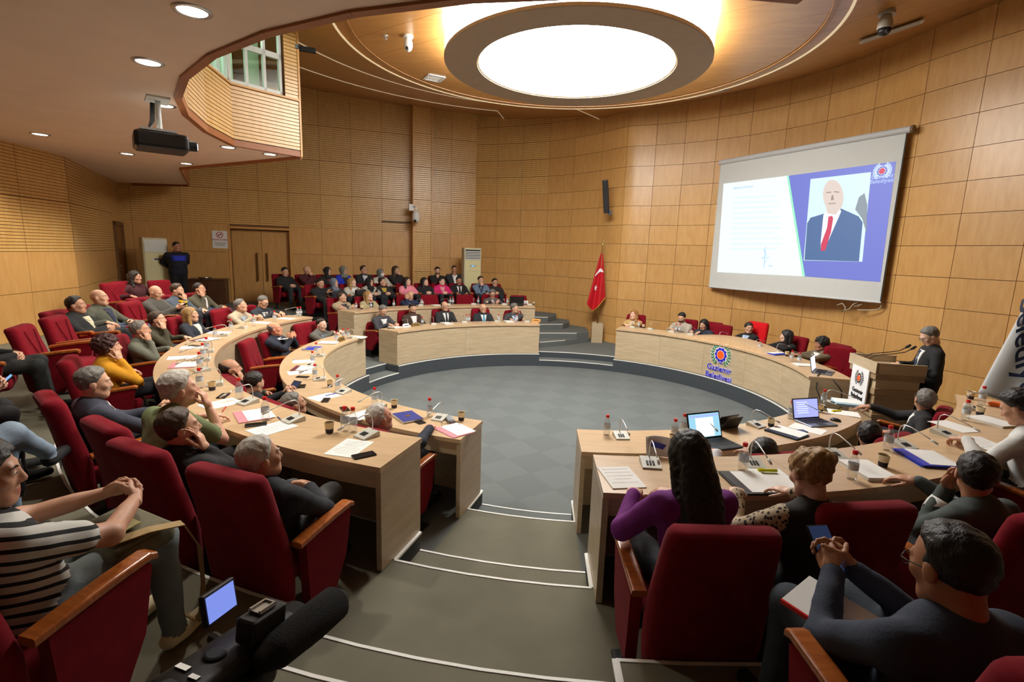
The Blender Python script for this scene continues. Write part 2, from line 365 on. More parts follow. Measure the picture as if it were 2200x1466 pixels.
# long flat wall with the double door
C0, C1 = (-2.95, 8.2), (-11.7, 4.26)
C2, C3 = tuple(at(135, 335, 4.12)[:2]), tuple(at(0, 300, 4.12)[:2])
dl = (C3[0]-C2[0], C3[1]-C2[1]); C4 = (C2[0]+dl[0]*4.2, C2[1]+dl[1]*4.2)
def onback(px, py): return atline(px, py, C0, C1)
bn = inward_of(C0, C1)
def bt(px, py=400):  # distance along the back wall
    q = onback(px, py); return math.hypot(q[0]-C0[0], q[1]-C0[1])
LB = math.hypot(C1[0]-C0[0], C1[1]-C0[1]); ub = ((C1[0]-C0[0])/LB, (C1[1]-C0[1])/LB)
def bp(t, off=0.): return (C0[0]+ub[0]*t+bn[0]*off, C0[1]+ub[1]*t+bn[1]*off)
DT0, DT1 = bt(624, 560), bt(498, 560); DZ = 3.08
wb = MB()
def wbseg(t0, t1, z0, z1):
    a, b = bp(t0), bp(t1); a2, b2 = bp(t0, -.3), bp(t1, -.3); wb.prism([a, b, b2, a2], z0, z1)
wbseg(0, DT0, .0, 7.4); wbseg(DT1, LB, .0, 7.4); wbseg(DT0, DT1, DZ, 7.4)
wall_back = struct(wb.build('wall_back', M_BACK))
seams = [0, bt(969), bt(884), bt(820), bt(755), bt(688), DT0, (DT0+DT1)/2, DT1]
d_ = seams[4]-seams[3]
while seams[-1]+1.15 < LB: seams.append(seams[-1]+1.15)
seams.append(LB)
for t0, t1 in zip(seams[:-1], seams[1:]):
    door = t0 >= DT0-.01 and t1 <= DT1+.01
    lo = [(DZ+.03, 3.2)] if door else [(.98, 1.62), (1.62, 2.42), (2.42, 3.2)]
    for z0, z1 in lo:
        if z1-z0 > .3: flat_panel(bp(t0), bp(t1), z0, z1, bn, wall_back)
    zz = [3.2, 4.15, 5.1, 6.05, 7.2]
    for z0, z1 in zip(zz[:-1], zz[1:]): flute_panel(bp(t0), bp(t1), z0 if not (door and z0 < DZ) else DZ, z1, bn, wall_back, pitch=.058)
# recessed double door
door = struct(empty('door_1', (0, 0, 0)))
tm = (DT0+DT1)/2
for t0, t1, s in ((DT0, tm, 1), (tm, DT1, -1)):
    a, b = bp(t0+.005, -.16), bp(t1-.005, -.16); a2, b2 = bp(t0+.005, -.21), bp(t1-.005, -.21)
    leaf = MB().prism([a, b, b2, a2], .96, DZ-.02).build('door_leaf', M_PANEL, door)
    tt = tm-s*.13; hb = MB(); q = bp(tt, -.10)
    hb.tube([(*q, 1.62), (*q, 2.42)], .022, 8)
    for z in (1.68, 2.36): hb.tube([(*bp(tt, -.16), z), (*q, z)], .012, 6)
    hb.build('door_handle', mat('bronze handle', srgb(120, 88, 48), .35, .05, 20, metal=.6), leaf)
fr = MB()
for t0, t1, z0, z1 in ((DT0-.06, DT0, .96, DZ+.06), (DT1, DT1+.06, .96, DZ+.06), (DT0-.06, DT1+.06, DZ, DZ+.06)):
    fr.prism([bp(t0, .035), bp(t1, .035), bp(t1, -.2), bp(t0, -.2)], z0, z1)
fr.build('door_frame', M_TRIM, door)
MB().prism([bp(DT0, -.3), bp(DT1, -.3), bp(DT1, -.32), bp(DT0, -.32)], .9, DZ+.1).build('reveal_back', M_BACK, door)
# square column standing proud of the flat wall
T0, T1 = bt(923), bt(884)
col = struct(empty('wall_column', (0, 0, 0)))
cb = MB().prism([bp(T0, .02), bp(T1, .02), bp(T1, .40), bp(T0, .40)], 1.0, 6.9).build('core', M_BACK, col)
zz = [1.0, 2.0, 3.2, 4.15, 5.1, 6.05, 6.9]
for z0, z1 in zip(zz[:-1], zz[1:]):
    flute_panel(bp(T0, .40), bp(T1, .40), z0, z1, bn, col, pitch=.058)
for t in (T0, T1):
    MB().prism([bp(t-.02, .40), bp(t+.02, .40), bp(t+.02, .45), bp(t-.02, .45)], 1.0, 6.9).build('corner_trim', M_TRIM, col)
cs = inward_of(bp(T1, .02), bp(T1, .4), (-9, 0)); flat_panel(bp(T1, .02), bp(T1, .4), 1.0, 6.9, cs, col, 'side_board', M_PANEL)
col.name = 'wall_pier'
# dark bracket rail on the wall left of the column
qa, qb = onback(820, 476), onback(884, 478)
rail = MB().box(((qa[0]+qb[0])/2+bn[0]*.05, (qa[1]+qb[1])/2+bn[1]*.05, (qa[2]+qb[2])/2), (math.hypot(qb[0]-qa[0], qb[1]-qa[1])/2, .02, .02), rz=math.atan2(ub[1], ub[0]))
tag(rail.build('wall_rail', mat('dark bronze', srgb(74, 56, 38), .5, .1, 20)), 'thin dark rail fixed on the fluted wall beside the pier', 'rail')
# left walls
LW = [C1, C2, C4, (-5.2, -10.2)]
wall_left = backing('wall_left', LW, 0., 4.3, towards=(0, -2))
for (p0, p1), w_ in zip(((C1, C2), (C2, C4)), (1.05, 1.0)):
    n = inward_of(p0, p1, (0, -2)); l = math.hypot(p1[0]-p0[0], p1[1]-p0[1]); k = int(l/w_)
    for i in range(k):
        a = (p0[0]+(p1[0]-p0[0])*i/k, p0[1]+(p1[1]-p0[1])*i/k); b = (p0[0]+(p1[0]-p0[0])*(i+1)/k, p0[1]+(p1[1]-p0[1])*(i+1)/k)
        if w_ > 1.02 and i == 0: continue
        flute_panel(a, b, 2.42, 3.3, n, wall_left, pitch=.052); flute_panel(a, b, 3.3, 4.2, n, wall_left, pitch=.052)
        flat_panel(a, b, 1.0, 1.75, n, wall_left); flat_panel(a, b, 1.75, 2.42, n, wall_left)
# side door in the left wall
n = inward_of(C1, C2, (0, -2)); lx = math.hypot(C2[0]-C1[0], C2[1]-C1[1]); ul = ((C2[0]-C1[0])/lx, (C2[1]-C1[1])/lx)
def lp(t, off=0.): return (C1[0]+ul[0]*t+n[0]*off, C1[1]+ul[1]*t+n[1]*off)
d2 = struct(empty('door_2', (0, 0, 0)))
flute_panel(lp(.0), lp(lx/int(lx/1.05)), 3.12, 4.2, n, wall_left, pitch=.052)
leaf = MB().prism([lp(.1, .01), lp(.98, .01), lp(.98, -.04), lp(.1, -.04)], .96, 3.02).build('door_leaf', wood('brown door veneer', srgb(126, 82, 38), srgb(142, 96, 48), rough=.4, scale=2, stretch=(6, 6, 1)), d2)
fr = MB()
for t0, t1, z0, z1 in ((.02, .1, .96, 3.1), (.98, 1.05, .96, 3.1), (.02, 1.05, 3.02, 3.1)): fr.prism([lp(t0, .05), lp(t1, .05), lp(t1, -.04), lp(t0, -.04)], z0, z1)
fr.build('door_frame', M_BACK, d2)
MB().prism([lp(.86, .012), lp(.94, .012), lp(.94, .07), lp(.86, .07)], 2.0, 2.04).build('door_handle', M_STEEL, d2)
# unseen rear enclosure
struct(backing('wall_rear', [(-5.2, -10.2), (5.5, -10.2), (7.15, -4.3)], 0., 7.3, towards=(0, -4)))

# ------------------------------------------------------------------ ceiling: overlapping stepped plates, drum lamp
ANG, cA, sA = 62, math.cos(62*D2R), math.sin(62*D2R)
def cone_plate(prof, zf, width, off, edge=None, rin=None):
    """stepped ceiling plate: prof = list of (theta, R_out); boards are parallel strips cut from the dished surface"""
    bm0 = bmesh.new(); rings = []
    for th, ro in prof:
        ri = rin(th) if rin else .3
        rings.append([bm0.verts.new(P(ri+(ro-ri)*k/5, th, zf(ri+(ro-ri)*k/5, th))) for k in range(6)])
    for r0, r1 in zip(rings[:-1], rings[1:]):
        for k in range(5): bm0.faces.new((r0[k], r1[k], r1[k+1], r0[k+1]))
    me = bpy.data.meshes.new('ceiling'); bm0.to_mesh(me); me.materials.append(M_BACK); o = struct(bpy.data.objects.new('ceiling', me)); COL.objects.link(o); o.location.z = .014
    ds = [cA*v.co.x+sA*v.co.y for v in bm0.verts]
    for i in range(int(math.floor((min(ds)-off)/width)), int(math.ceil((max(ds)-off)/width))):
        bm = bm0.copy(); n = Vector((cA, sA, 0))
        for d_, s_ in ((off+(i+1)*width-.003, 1), (off+i*width+.003, -1)):
            bmesh.ops.bisect_plane(bm, geom=bm.verts[:]+bm.edges[:]+bm.faces[:], plane_co=n*d_, plane_no=n*s_, clear_outer=True)
        if bm.faces:
            m2 = bpy.data.meshes.new('ceiling_board'); bm.to_mesh(m2); m2.materials.append(M_CEIL); c = bpy.data.objects.new('ceiling_board', m2); COL.objects.link(c); c.parent = o; c.location.z = -.014
            md = c.modifiers.new('thickness', 'SOLIDIFY'); md.thickness = .01; md.offset = 0
        bm.free()
    bm0.free()
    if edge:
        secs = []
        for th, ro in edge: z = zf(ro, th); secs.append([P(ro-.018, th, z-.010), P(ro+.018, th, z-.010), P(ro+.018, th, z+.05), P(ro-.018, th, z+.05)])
        t_ = MB().loft(secs).build('edge_strip', M_EDGEGLOW, o); t_.location.z = -.014
    return o
zA = 5.8
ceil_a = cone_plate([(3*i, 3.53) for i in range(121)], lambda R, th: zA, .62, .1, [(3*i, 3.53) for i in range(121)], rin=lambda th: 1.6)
def ray_poly(th, pts):        # distance from the centre to a plan polyline along angle th
    d = (math.cos(th*D2R), math.sin(th*D2R)); best = 99.
    for (x0, y0), (x1, y1) in zip(pts[:-1], pts[1:]):
        ex, ey = x1-x0, y1-y0; det = d[0]*-ey+d[1]*ex
        if abs(det) < 1e-9: continue
        t = (x0*-ey+y0*ex)/det; s_ = (d[0]*y0-d[1]*x0)/det
        if t > 0 and -1e-6 <= s_ <= 1+1e-6: best = min(best, t)
    return best
WALLS = WR+[C1, C2, C4, (-5.2, -10.2), (5.5, -10.2), WR[0]]
zP1 = lambda R, th: min(5.84+.26*(R-3.53), 6.33+.15*max(0., min(1., (76-th)/30)) if th < 90 else 9.)
prof1 = [(a, ray_poly(a, WALLS)-.02) for a in [-60+3*i for i in range(48)]]+[(83.6, ray_poly(83.6, WALLS)-.02)]+[(90, 5.0)]+[(93+3*i, 5.0) for i in range(47)]
prof1 = [(a, min(r, 7.6)) for a, r in prof1]
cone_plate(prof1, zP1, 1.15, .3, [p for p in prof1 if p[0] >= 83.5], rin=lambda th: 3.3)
zP2 = lambda R, th: 6.27+.13*(R-5.0)
prof2 = [(a, ray_poly(a, WALLS)-.02) for a in (72, 75, 78, 81, 84, 87, 90, 93, 96, 99, 102, 104.6)]+[(108, 6.65)]+[(111+3*i, 6.65) for i in range(30)]
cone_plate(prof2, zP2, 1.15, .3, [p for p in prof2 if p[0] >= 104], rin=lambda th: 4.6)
zP3 = lambda R, th: 6.5+.17*(R-6.65)
prof3 = [(a, min(11., ray_poly(a, WALLS)-.02)) for a in [99+3*i for i in range(34)]]
cone_plate(prof3, zP3, 1.15, .3, rin=lambda th: 6.2)
struct(MB().box((0, -1, 7.75), (14, 11, .05)).build('ceiling', M_BACK))
def onceil(px, py):
    z = 6.4
    for _ in range(12): c = at(px, py, z); z = zC1(c[0], c[1])
    return at(px, py, z)
def zC1(x, y): return zP1(math.hypot(x, y), math.degrees(math.atan2(y, x)))
# drum lamp
lamp = empty('drum_ceiling_lamp', (0, 0, 5.43), 0, 'large round ceiling lamp with brown ring and glowing white drum', 'ceiling lamp')
M_RING = mat('taupe ring', srgb(172, 158, 142), .55, .05, 6)
MB().loft([[P(r, 5*i, z) for i in range(72)] for r, z in ((1.48, .02), (1.48, 0.), (1.955, 0.), (1.965, .01), (1.965, .05), (1.94, .06), (1.94, .02))], cap=False).build('ring', M_RING, lamp, smooth=False)
MB().loft([[P(1.955, 5*i, z) for i in range(72)] for z in (.05, zA-5.43)], cap=False).build('luminous_drum', emis('lamp drum glow', (1., .97, .9), LAMP_DRUM), lamp, smooth=True)
MB().lathe([(1.49, .03), (1.49, .035)], 72).build('diffuser', emis('lamp diffuser glow', (1., .985, .95), LAMP_DISC), lamp)
MB().loft([[P(r, 5*i, z) for i in range(72)] for r, z in ((1.455, .018), (1.485, .004), (1.485, .03), (1.455, .03))], cap=False).build('inner_rim', M_CREAM, lamp, smooth=True)

# ------------------------------------------------------------------ gallery: soffit, fluted parapet, window band
ZS = 4.12
edge = [(645, 335), (560, 316), (520, 305), (470, 287), (440, 275), (418, 253), (405, 230), (398, 200), (398, 170), (418, 135), (445, 105), (480, 75), (540, 35), (610, 10)]
EP = [tuple(at(x, y, ZS)[:2]) for x, y in edge]
re, ae = polar(EP[-1])
EP = [tuple(P(4.5, 179.5)[:2])]+[tuple(P(5.1, a)[:2]) for a in (189, 199, 209, 218, 227, 236, 245, 254, 263, 272)]+[tuple(P(5.15, a)[:2]) for a in (279, 284)]
EP[0] = tuple(at(645, 335, ZS)[:2])
q1, q2 = tuple(at(385, 360, ZS)[:2]), tuple(at(405, 397, ZS)[:2])
poly = EP+[(2.6, -10.2), (-5.2, -10.2), C4, C2, (C1[0]+.05, C1[1]-.1), q2, q1]
soffit = struct(MB().prism(poly, ZS, ZS+.1).build('ceiling', M_SOFFIT))
sk = MB()
for a, b in ((EP[0], q1), (q1, q2), (q2, (C1[0]+.3, C1[1]+.1))): 
    nn = inward_of(a, b, (-7, -4)); sk.prism([a, b, (b[0]-nn[0]*.03, b[1]-nn[1]*.03), (a[0]-nn[0]*.03, a[1]-nn[1]*.03)], ZS-.05, ZS+.35)
sk.build('soffit_edge', M_REDTRIM, soffit)
gal = struct(empty('wall_gallery', (0, 0, 0)))
for i, (p0, p1) in enumerate(zip(EP[:-1], EP[1:])):
    nn = inward_of(p0, p1)
    MB().prism([(p0[0]+nn[0]*.02, p0[1]+nn[1]*.02), (p1[0]+nn[0]*.02, p1[1]+nn[1]*.02), (p1[0]-nn[0]*.05, p1[1]-nn[1]*.05), (p0[0]-nn[0]*.05, p0[1]-nn[1]*.05)], ZS-.02, ZS+.07).build('base_trim', M_REDTRIM, gal)
    MB().prism([p0, p1, (p1[0]-nn[0]*.12, p1[1]-nn[1]*.12), (p0[0]-nn[0]*.12, p0[1]-nn[1]*.12)], ZS+.07, 4.98).build('parapet', M_BACK, gal)
    flute_panel(p0, p1, ZS+.08, 4.96, nn, gal, pitch=.055)
    MB().prism([(p0[0]+nn[0]*.03, p0[1]+nn[1]*.03), (p1[0]+nn[0]*.03, p1[1]+nn[1]*.03), (p1[0]-nn[0]*.14, p1[1]-nn[1]*.14), (p0[0]-nn[0]*.14, p0[1]-nn[1]*.14)], 4.96, 4.99).build('sill_cap', M_TRIM, gal)
# end post of the gallery
p0, p1 = EP[0], EP[1]; nn = inward_of(p0, p1); l = math.hypot(p1[0]-p0[0], p1[1]-p0[1]); ux, uy = (p1[0]-p0[0])/l, (p1[1]-p0[1])/l
e1 = (p0[0]+ux*.22, p0[1]+uy*.22)
flute_panel(p0, e1, 4.99, 6.3, nn, gal, pitch=.055)
MB().prism([p0, e1, (e1[0]-nn[0]*.12, e1[1]-nn[1]*.12), (p0[0]-nn[0]*.12, p0[1]-nn[1]*.12)], 4.98, 6.3).build('end_post', M_BACK, gal)
MB().prism([(p0[0]-ux*.03+nn[0]*.03, p0[1]-uy*.03+nn[1]*.03), (p0[0]+nn[0]*.03, p0[1]+nn[1]*.03), (p0[0]-nn[0]*.12, p0[1]-nn[1]*.12), (p0[0]-ux*.03-nn[0]*.12, p0[1]-uy*.03-nn[1]*.12)], ZS-.02, 6.3).build('corner_trim', M_TRIM, gal)
# window band
win = struct(empty('window_1', (0, 0, 0)))
M_ALU = mat('white aluminium frame', srgb(214, 218, 216), .4, .03, 20)
G_WIN = glass('gallery glass', (.80, .9, .84), .03, .2)
for i, (p0, p1) in enumerate(zip(EP[:5], EP[1:6])):
    nn = inward_of(p0, p1); l = math.hypot(p1[0]-p0[0], p1[1]-p0[1]); ux, uy = (p1[0]-p0[0])/l, (p1[1]-p0[1])/l
    s0 = .24 if i == 0 else 0.
    def wpt(t, o): return (p0[0]+ux*t-nn[0]*o, p0[1]+uy*t-nn[1]*o)
    for z in (5.0, 5.52, 5.96):
        MB().prism([wpt(s0, .02), wpt(l, .02), wpt(l, .08), wpt(s0, .08)], z, z+(.08 if z > 5.3 else .05)).build('window_rail', M_ALU, win)
    for t in (s0+.02, s0+(l-s0)/3, s0+(l-s0)*2/3, l-.02):
        MB().prism([wpt(t-.02, .02), wpt(t+.02, .02), wpt(t+.02, .08), wpt(t-.02, .08)], 5.0, 6.04).build('window_mullion', M_ALU, win)
    for t0, t1 in [(s0+(l-s0)*k/3, s0+(l-s0)*(k+1)/3) for k in range(3)]:
        for z0, z1 in ((5.05, 5.52), (5.60, 5.96)):
            MB().prism([wpt(t0, .045), wpt(t1, .045), wpt(t1, .052), wpt(t0, .052)], z0, z1).build('pane', G_WIN, win)
    for k in range(4):
        t = s0+(l-s0)*(k+.5)/4
        if (i+k) % 2: MB().prism([wpt(t-.09, .35), wpt(t+.09, .35), wpt(t+.09, .40), wpt(t-.09, .40)], 4.99, 6.1).build('blind', mat('pale green blind', srgb(176, 190, 168), .8, .06, 6), win)
gb = MB()
for a, b in zip(EP[:6], EP[1:7]):
    gb.prism([(a[0]*1.25, a[1]*1.25), (b[0]*1.25, b[1]*1.25), (b[0]*1.27, b[1]*1.27), (a[0]*1.27, a[1]*1.27)], ZS+.1, 6.4)
gb.build('room_back', mat('gallery room wall', srgb(160, 172, 156), .8, .05, 4), win)
gl = bpy.data.lights.new('gallery_tube', 'AREA'); gl.shape = 'RECTANGLE'; gl.size = 2.4; gl.size_y = .2; gl.energy = 60; gl.color = (.85, 1., .9)
go = bpy.data.objects.new('gallery_tube', gl); COL.objects.link(go); go.location = (-5.15, -1.35, 6.25); go.rotation_euler = (0, 0, 105*D2R); go.parent = win
# recessed downlights
M_LGLOW = emis('downlight glow', (1., .94, .82), 9.)
for k, (x, y) in enumerate([(413, 23), (318, 133), (86, 288), (273, 330), (400, 351), (490, 316), (580, 331), (352, 226)]):
    q = at(x, y, ZS); lab = ['largest downlight near the top edge of the pink soffit', 'round downlight above the hanging projector', 'downlight nearest the fluted left wall', 'downlight left below the projector', 'small downlight right above the notch of the soffit', 'dim downlight under the gallery curve', 'small bright downlight near the gallery corner', 'downlight behind the projector mount'][k]
    o = empty('downlight', (q[0], q[1], ZS), 0, lab, 'downlight')
    MB().lathe([(.085, -.001), (.095, -.012), (.115, -.008), (.12, 0)], 24, cap=False).build('rim', M_STEEL, o, smooth=True)
    MB().lathe([(.086, -.006), (.086, -.003)], 24).build('lens', M_LGLOW, o)
    li = bpy.data.lights.new('downlight_lamp', 'SPOT'); li.energy = DOWNLIGHT_W; li.spot_size = 125*D2R; li.spot_blend = .7; li.shadow_soft_size = .08; li.color = (1, .92, .8)
    lo = bpy.data.objects.new('downlight_lamp', li); COL.objects.link(lo); lo.parent = o; lo.location = (0, 0, -.03)
# ------------------------------------------------------------------ curved desks
def desk(R0, R1, a0, a1, z0, zt, label, npan, drop=.16, group='curved council desks'):
    d = empty('curved_desk', (0, 0, 0), 0, label, 'desk', group)
    e = .035/((R0+R1)/2)/D2R
    for i in range(npan):
        b0, b1 = a0+(a1-a0)*i/npan, a0+(a1-a0)*(i+1)/npan; g = .0012/R0/D2R
        MB().sector(R0-.025, R1, b0+g, b1-g, zt-.035, zt, step=1.5).build('desktop', M_OAKTOP, d)
        MB().sector(R0, R0+.02, b0+g*1.5, b1-g*1.5, z0+.005, zt-.036, step=1.5).build('front_panel', M_OAK, d)
        MB().sector(R1-.05, R1-.03, b0+g, b1-g, zt-drop, zt-.036, step=1.5).build('apron', M_OAK, d)
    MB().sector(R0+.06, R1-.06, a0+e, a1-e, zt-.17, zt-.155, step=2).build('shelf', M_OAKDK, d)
    for b0, b1 in ((a0, a0+e), (a1-e, a1)):
        MB().sector(R0+.021, R1-.004, b0, b1, z0+.004, zt-.036, step=1).build('end_panel', M_OAK, d)
    if npan > 2:
        for i in range(1, npan):
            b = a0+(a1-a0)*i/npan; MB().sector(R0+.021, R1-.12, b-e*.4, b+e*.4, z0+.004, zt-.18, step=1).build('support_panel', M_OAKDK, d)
    return d
Z1, Z2 = 1.035, 1.30
desk(3.72, 4.25, 168.8, AL, ZT[1], Z1, 'inner desk of the left block, its end panel beside the aisle', 5)
desk(4.98, 5.52, 167.6, AL-.1, ZT[2], Z2, 'outer left desk lined with red chairs, nearest the projector', 6)
desk(3.72, 4.25, 98.2, 154.0, ZT[1], .995, 'inner desk of the far block in front of the pier', 2)
desk(4.98, 5.50, 98.4, 154.2, ZT[2], 1.285, 'raised second desk of the far block, behind the first', 2)
desk(3.72, 4.25, AR-360, -41, ZT[1], Z1, 'inner desk right of the aisle carrying the open laptop', 3)
desk(4.98, 5.52, AR-360+.1, -30.5, ZT[2], Z2, 'outer right desk in front of the person in purple', 4)
pd = desk(3.72, 4.27, -10.0, 70.3, ZT[1], 1.01, 'long curved presiding desk bearing the municipal emblem', 5)
secs = []
for i in range(25):
    a = 16+30*i/24; h = .012+.115*math.sin(math.pi*i/24)**.8
    secs.append([P(3.80, a, 1.0), P(4.22, a, 1.0), P(4.22, a, 1.0+h), P(3.80, a, 1.0+h)])
MB().loft(secs).build('raised_ledge', M_OAKTOP, pd)
# ------------------------------------------------------------------ emblem and lettering bent onto the presiding desk front
def flat_to_cyl(o, R, th0, z0):
    for v in o.data.vertices:
        x, y, z = v.co; th = th0*D2R-x/R; r = R-z
        v.co = (r*math.cos(th), r*math.sin(th), z0+y)
    o.matrix_local = Matrix.Identity(4); return o
M_BLUE = mat('emblem blue', srgb(40, 30, 190), .5, .03, 10); M_EWHITE = mat('emblem white', srgb(245, 245, 248), .5, .02, 10)
M_GREEN = mat('emblem green', srgb(22, 120, 52), .5, .05, 10); M_ORANGE = mat('emblem orange', srgb(245, 96, 24), .5, .04, 10)
def gear(r, n=10, k=.09):
    return [((r+r*k*math.cos(n*a*D2R))*math.cos(a*D2R), (r+r*k*math.cos(n*a*D2R))*math.sin(a*D2R)) for a in range(0, 360, 3)]
def plate(poly, z0, z1): return MB().prism(poly, z0, z1)
def leaf(l, wd): return [(0, 0), (wd*.7, l*.3), (wd, l*.55), (wd*.5, l*.85), (0, l), (-wd*.5, l*.85), (-wd, l*.55), (-wd*.7, l*.3)]
def emblem_parts(S):
    """list of (name, MB, material) in a flat frame: gear in the middle, wreath around"""
    out = [('gear_rim', plate(gear(.118*S), .0, .004*S), M_EWHITE), ('gear', plate(gear(.105*S), .004*S, .008*S), M_BLUE),
           ('disc_rim', plate([(.07*S*math.cos(a*D2R), .07*S*math.sin(a*D2R)) for a in range(0, 360, 10)], .008*S, .010*S), M_EWHITE),
           ('disc', plate([(.063*S*math.cos(a*D2R), .063*S*math.sin(a*D2R)) for a in range(0, 360, 10)], .010*S, .012*S), M_ORANGE)]
    for sd in (-1, 1):
        for i in range(8):
            a = (-62+i*16)*D2R; cx, cy = sd*.155*S*math.cos(a), .155*S*math.sin(a)
            for tw in (-38, 30):
                ang = (math.degrees(a) if sd > 0 else 180-math.degrees(a))+sd*90+sd*tw*-1
                ca, sa = math.cos((ang-90)*D2R), math.sin((ang-90)*D2R)
                for (k, wd, l, m, z) in ((0, .017, .062, M_EWHITE, .0), (1, .0115, .052, M_GREEN, .002)):
                    out.append(('leaf', plate([(cx+x*S*ca-y*S*sa, cy+x*S*sa+y*S*ca) for x, y in leaf(l, wd)], z*S, (z+.002)*S), m))
    return out
q = atr(1549, 763, 3.71); r_, th_e = polar(q)
emb = empty('municipal_emblem', (0, 0, 0), 0, 'municipal emblem with green wreath and blue lettering on the presiding desk', 'emblem')
for nm, mb, m in emblem_parts(1.32): flat_to_cyl(mb.build(nm, m, emb), 3.712, th_e, q[2])
for body, px, py, sz in (('1926', 1548, 780, .05), ('Gaziemir', 1545, 796, .165), ('Belediyesi', 1543.5, 813, .165)):
    q2 = atr(px, py, 3.71); th2 = polar(q2)[1]
    for off, m, dz in ((.0085 if sz > .1 else .002, M_EWHITE, 0.), (.003 if sz > .1 else .0005, M_BLUE, .004)):
        flat_to_cyl(text_mesh(body, sz, emb, 'lettering', m, Matrix.Translation((0, 0, 0)), extrude=.002, offset=off), 3.712-dz, th2, q2[2]-.02)
# ------------------------------------------------------------------ lectern
lq = (4.30, -1.25); RL, TL = polar(lq)
lec = empty('lectern', (lq[0], lq[1], ZT[1]), 86*D2R, 'stepped wooden lectern with white emblem board, microphones on top', 'lectern')
# local frame: +Y towards the pit
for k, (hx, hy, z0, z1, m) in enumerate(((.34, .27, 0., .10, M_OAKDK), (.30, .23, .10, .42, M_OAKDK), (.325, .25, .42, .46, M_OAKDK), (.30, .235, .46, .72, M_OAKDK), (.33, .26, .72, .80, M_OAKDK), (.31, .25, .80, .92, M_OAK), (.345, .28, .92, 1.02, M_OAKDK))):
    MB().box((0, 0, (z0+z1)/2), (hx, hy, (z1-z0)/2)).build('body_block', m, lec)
t = MB(); 
for x in (-.345, .345): t.box((x, 0, 1.07), (.015, .28, .07))
t.box((0, .28, 1.07), (.36, .015, .07)); t.build('rim', M_OAK, lec)
MB().box((0, -.02, 1.035), (.33, .25, .012)).build('reading_board', M_OAK, lec)
sg = MB().box((0, .292, .76), (.22, .008, .25)).build('emblem_board', M_EWHITE, lec)
Mx = Matrix.Translation((0, .302, .86)) @ Matrix.Rotation(math.pi, 4, 'Z') @ Matrix.Rotation(math.pi/2, 4, 'X')
for nm, mb, m in emblem_parts(.62):
    o = mb.build(nm, MATS['matt black'] if m in (M_BLUE, M_GREEN) else m, sg); o.matrix_local = Mx
for body, z in (('Gaziemir', .66), ('Belediyesi', .58)):
    text_mesh(body, .078, sg, 'lettering', M_MBLACK, Matrix.Translation((0, .302, z)) @ Matrix.Rotation(math.pi, 4, 'Z') @ Matrix.Rotation(math.pi/2, 4, 'X'), offset=.002)
for sx in (.10, .22):
    g = MB().tube([(sx, .2, 1.03), (sx, .19, 1.10), (sx-.02, .10, 1.17), (sx-.05, -.05, 1.20), (sx-.08, -.20, 1.24), (sx-.09, -.27, 1.29)], .006, 6)
    go_ = g.build('microphone_neck', M_MBLACK, lec, smooth=True)
    MB().tube([(sx-.09, -.26, 1.285), (sx-.093, -.285, 1.305), (sx-.097, -.315, 1.33)], [.012, .02, .014], 8).build('microphone_head', M_MBLACK, go_, smooth=True)

# ------------------------------------------------------------------ projection screen
SL, SR = P(5.74, 52.3), P(5.74, 13.0)
def onscr(x, y, off=0.):
    q = atline(x, y, SL[:2], SR[:2]); return q
su = (SR-SL).normalized(); sn = Vector((-su.y, su.x, 0)); sn = -sn if sn.dot(Vector((-SL.x, -SL.y, 0))) < 0 else sn
scr = empty('projection_screen', (0, 0, 0), 0, 'large pull-down projection screen showing a slide with a portrait', 'projection screen')
ztop, zbot = 4.87, 2.0
def quadp(pts, off, name, m, th=.002, parent=None):
    """thin flat piece on the screen plane through photo points"""
    W = [Vector(onscr(x, y)) for x, y in pts]; mb = MB(); n = len(W)
    mb.add([p+sn*off for p in W]+[p+sn*(off+th) for p in W], [tuple(range(n)), tuple(reversed(range(n, 2*n)))]+[(i, (i+1) % n, n+(i+1) % n, n+i) for i in range(n)])
    return mb.build(name, m, parent or scr)
M_FAB = mat('screen fabric', srgb(206, 210, 208), .8, .02, 5)
MB().add([SL+Vector((0, 0, zbot)), SR+Vector((0, 0, zbot)), SR+Vector((0, 0, ztop)), SL+Vector((0, 0, ztop))]+[p-sn*.004 for p in (SL+Vector((0, 0, zbot)), SR+Vector((0, 0, zbot)), SR+Vector((0, 0, ztop)), SL+Vector((0, 0, ztop)))], [(0, 1, 2, 3), (7, 6, 5, 4), (0, 4, 5, 1), (1, 5, 6, 2), (2, 6, 7, 3), (3, 7, 4, 0)]).build('fabric', M_FAB, scr)
bd = .02
for s0, s1, nm in ((SL, SL+su*bd, 'l'), (SR-su*bd, SR, 'r')):
    MB().add([p+sn*.001+Vector((0, 0, z)) for z in (zbot, ztop) for p in (s0, s1, s1+sn*.002, s0+sn*.002)], [(0, 1, 2, 3), (7, 6, 5, 4), (0, 4, 5, 1), (1, 5, 6, 2), (2, 6, 7, 3), (3, 7, 4, 0)]).build('side_border', M_MBLACK if nm == 'r' else M_FAB, scr)
MB().tube([SL-su*.03+Vector((0, 0, ztop+.03)), SR+su*.05+Vector((0, 0, ztop+.03))], .055, 14).build('roller_housing', mat('housing grey', srgb(198, 202, 204), .4, .03, 10), scr, smooth=False)
MB().tube([SR+su*.05+Vector((0, 0, ztop+.03)), SR+su*.09+Vector((0, 0, ztop+.03))], .062, 14).build('end_cap', mat('brown end cap', srgb(120, 100, 76), .5), scr)
MB().tube([SL+Vector((0, 0, zbot)), SR+Vector((0, 0, zbot))], .018, 8).build('bottom_bar', mat('housing grey', (.5, .5, .5)), scr)
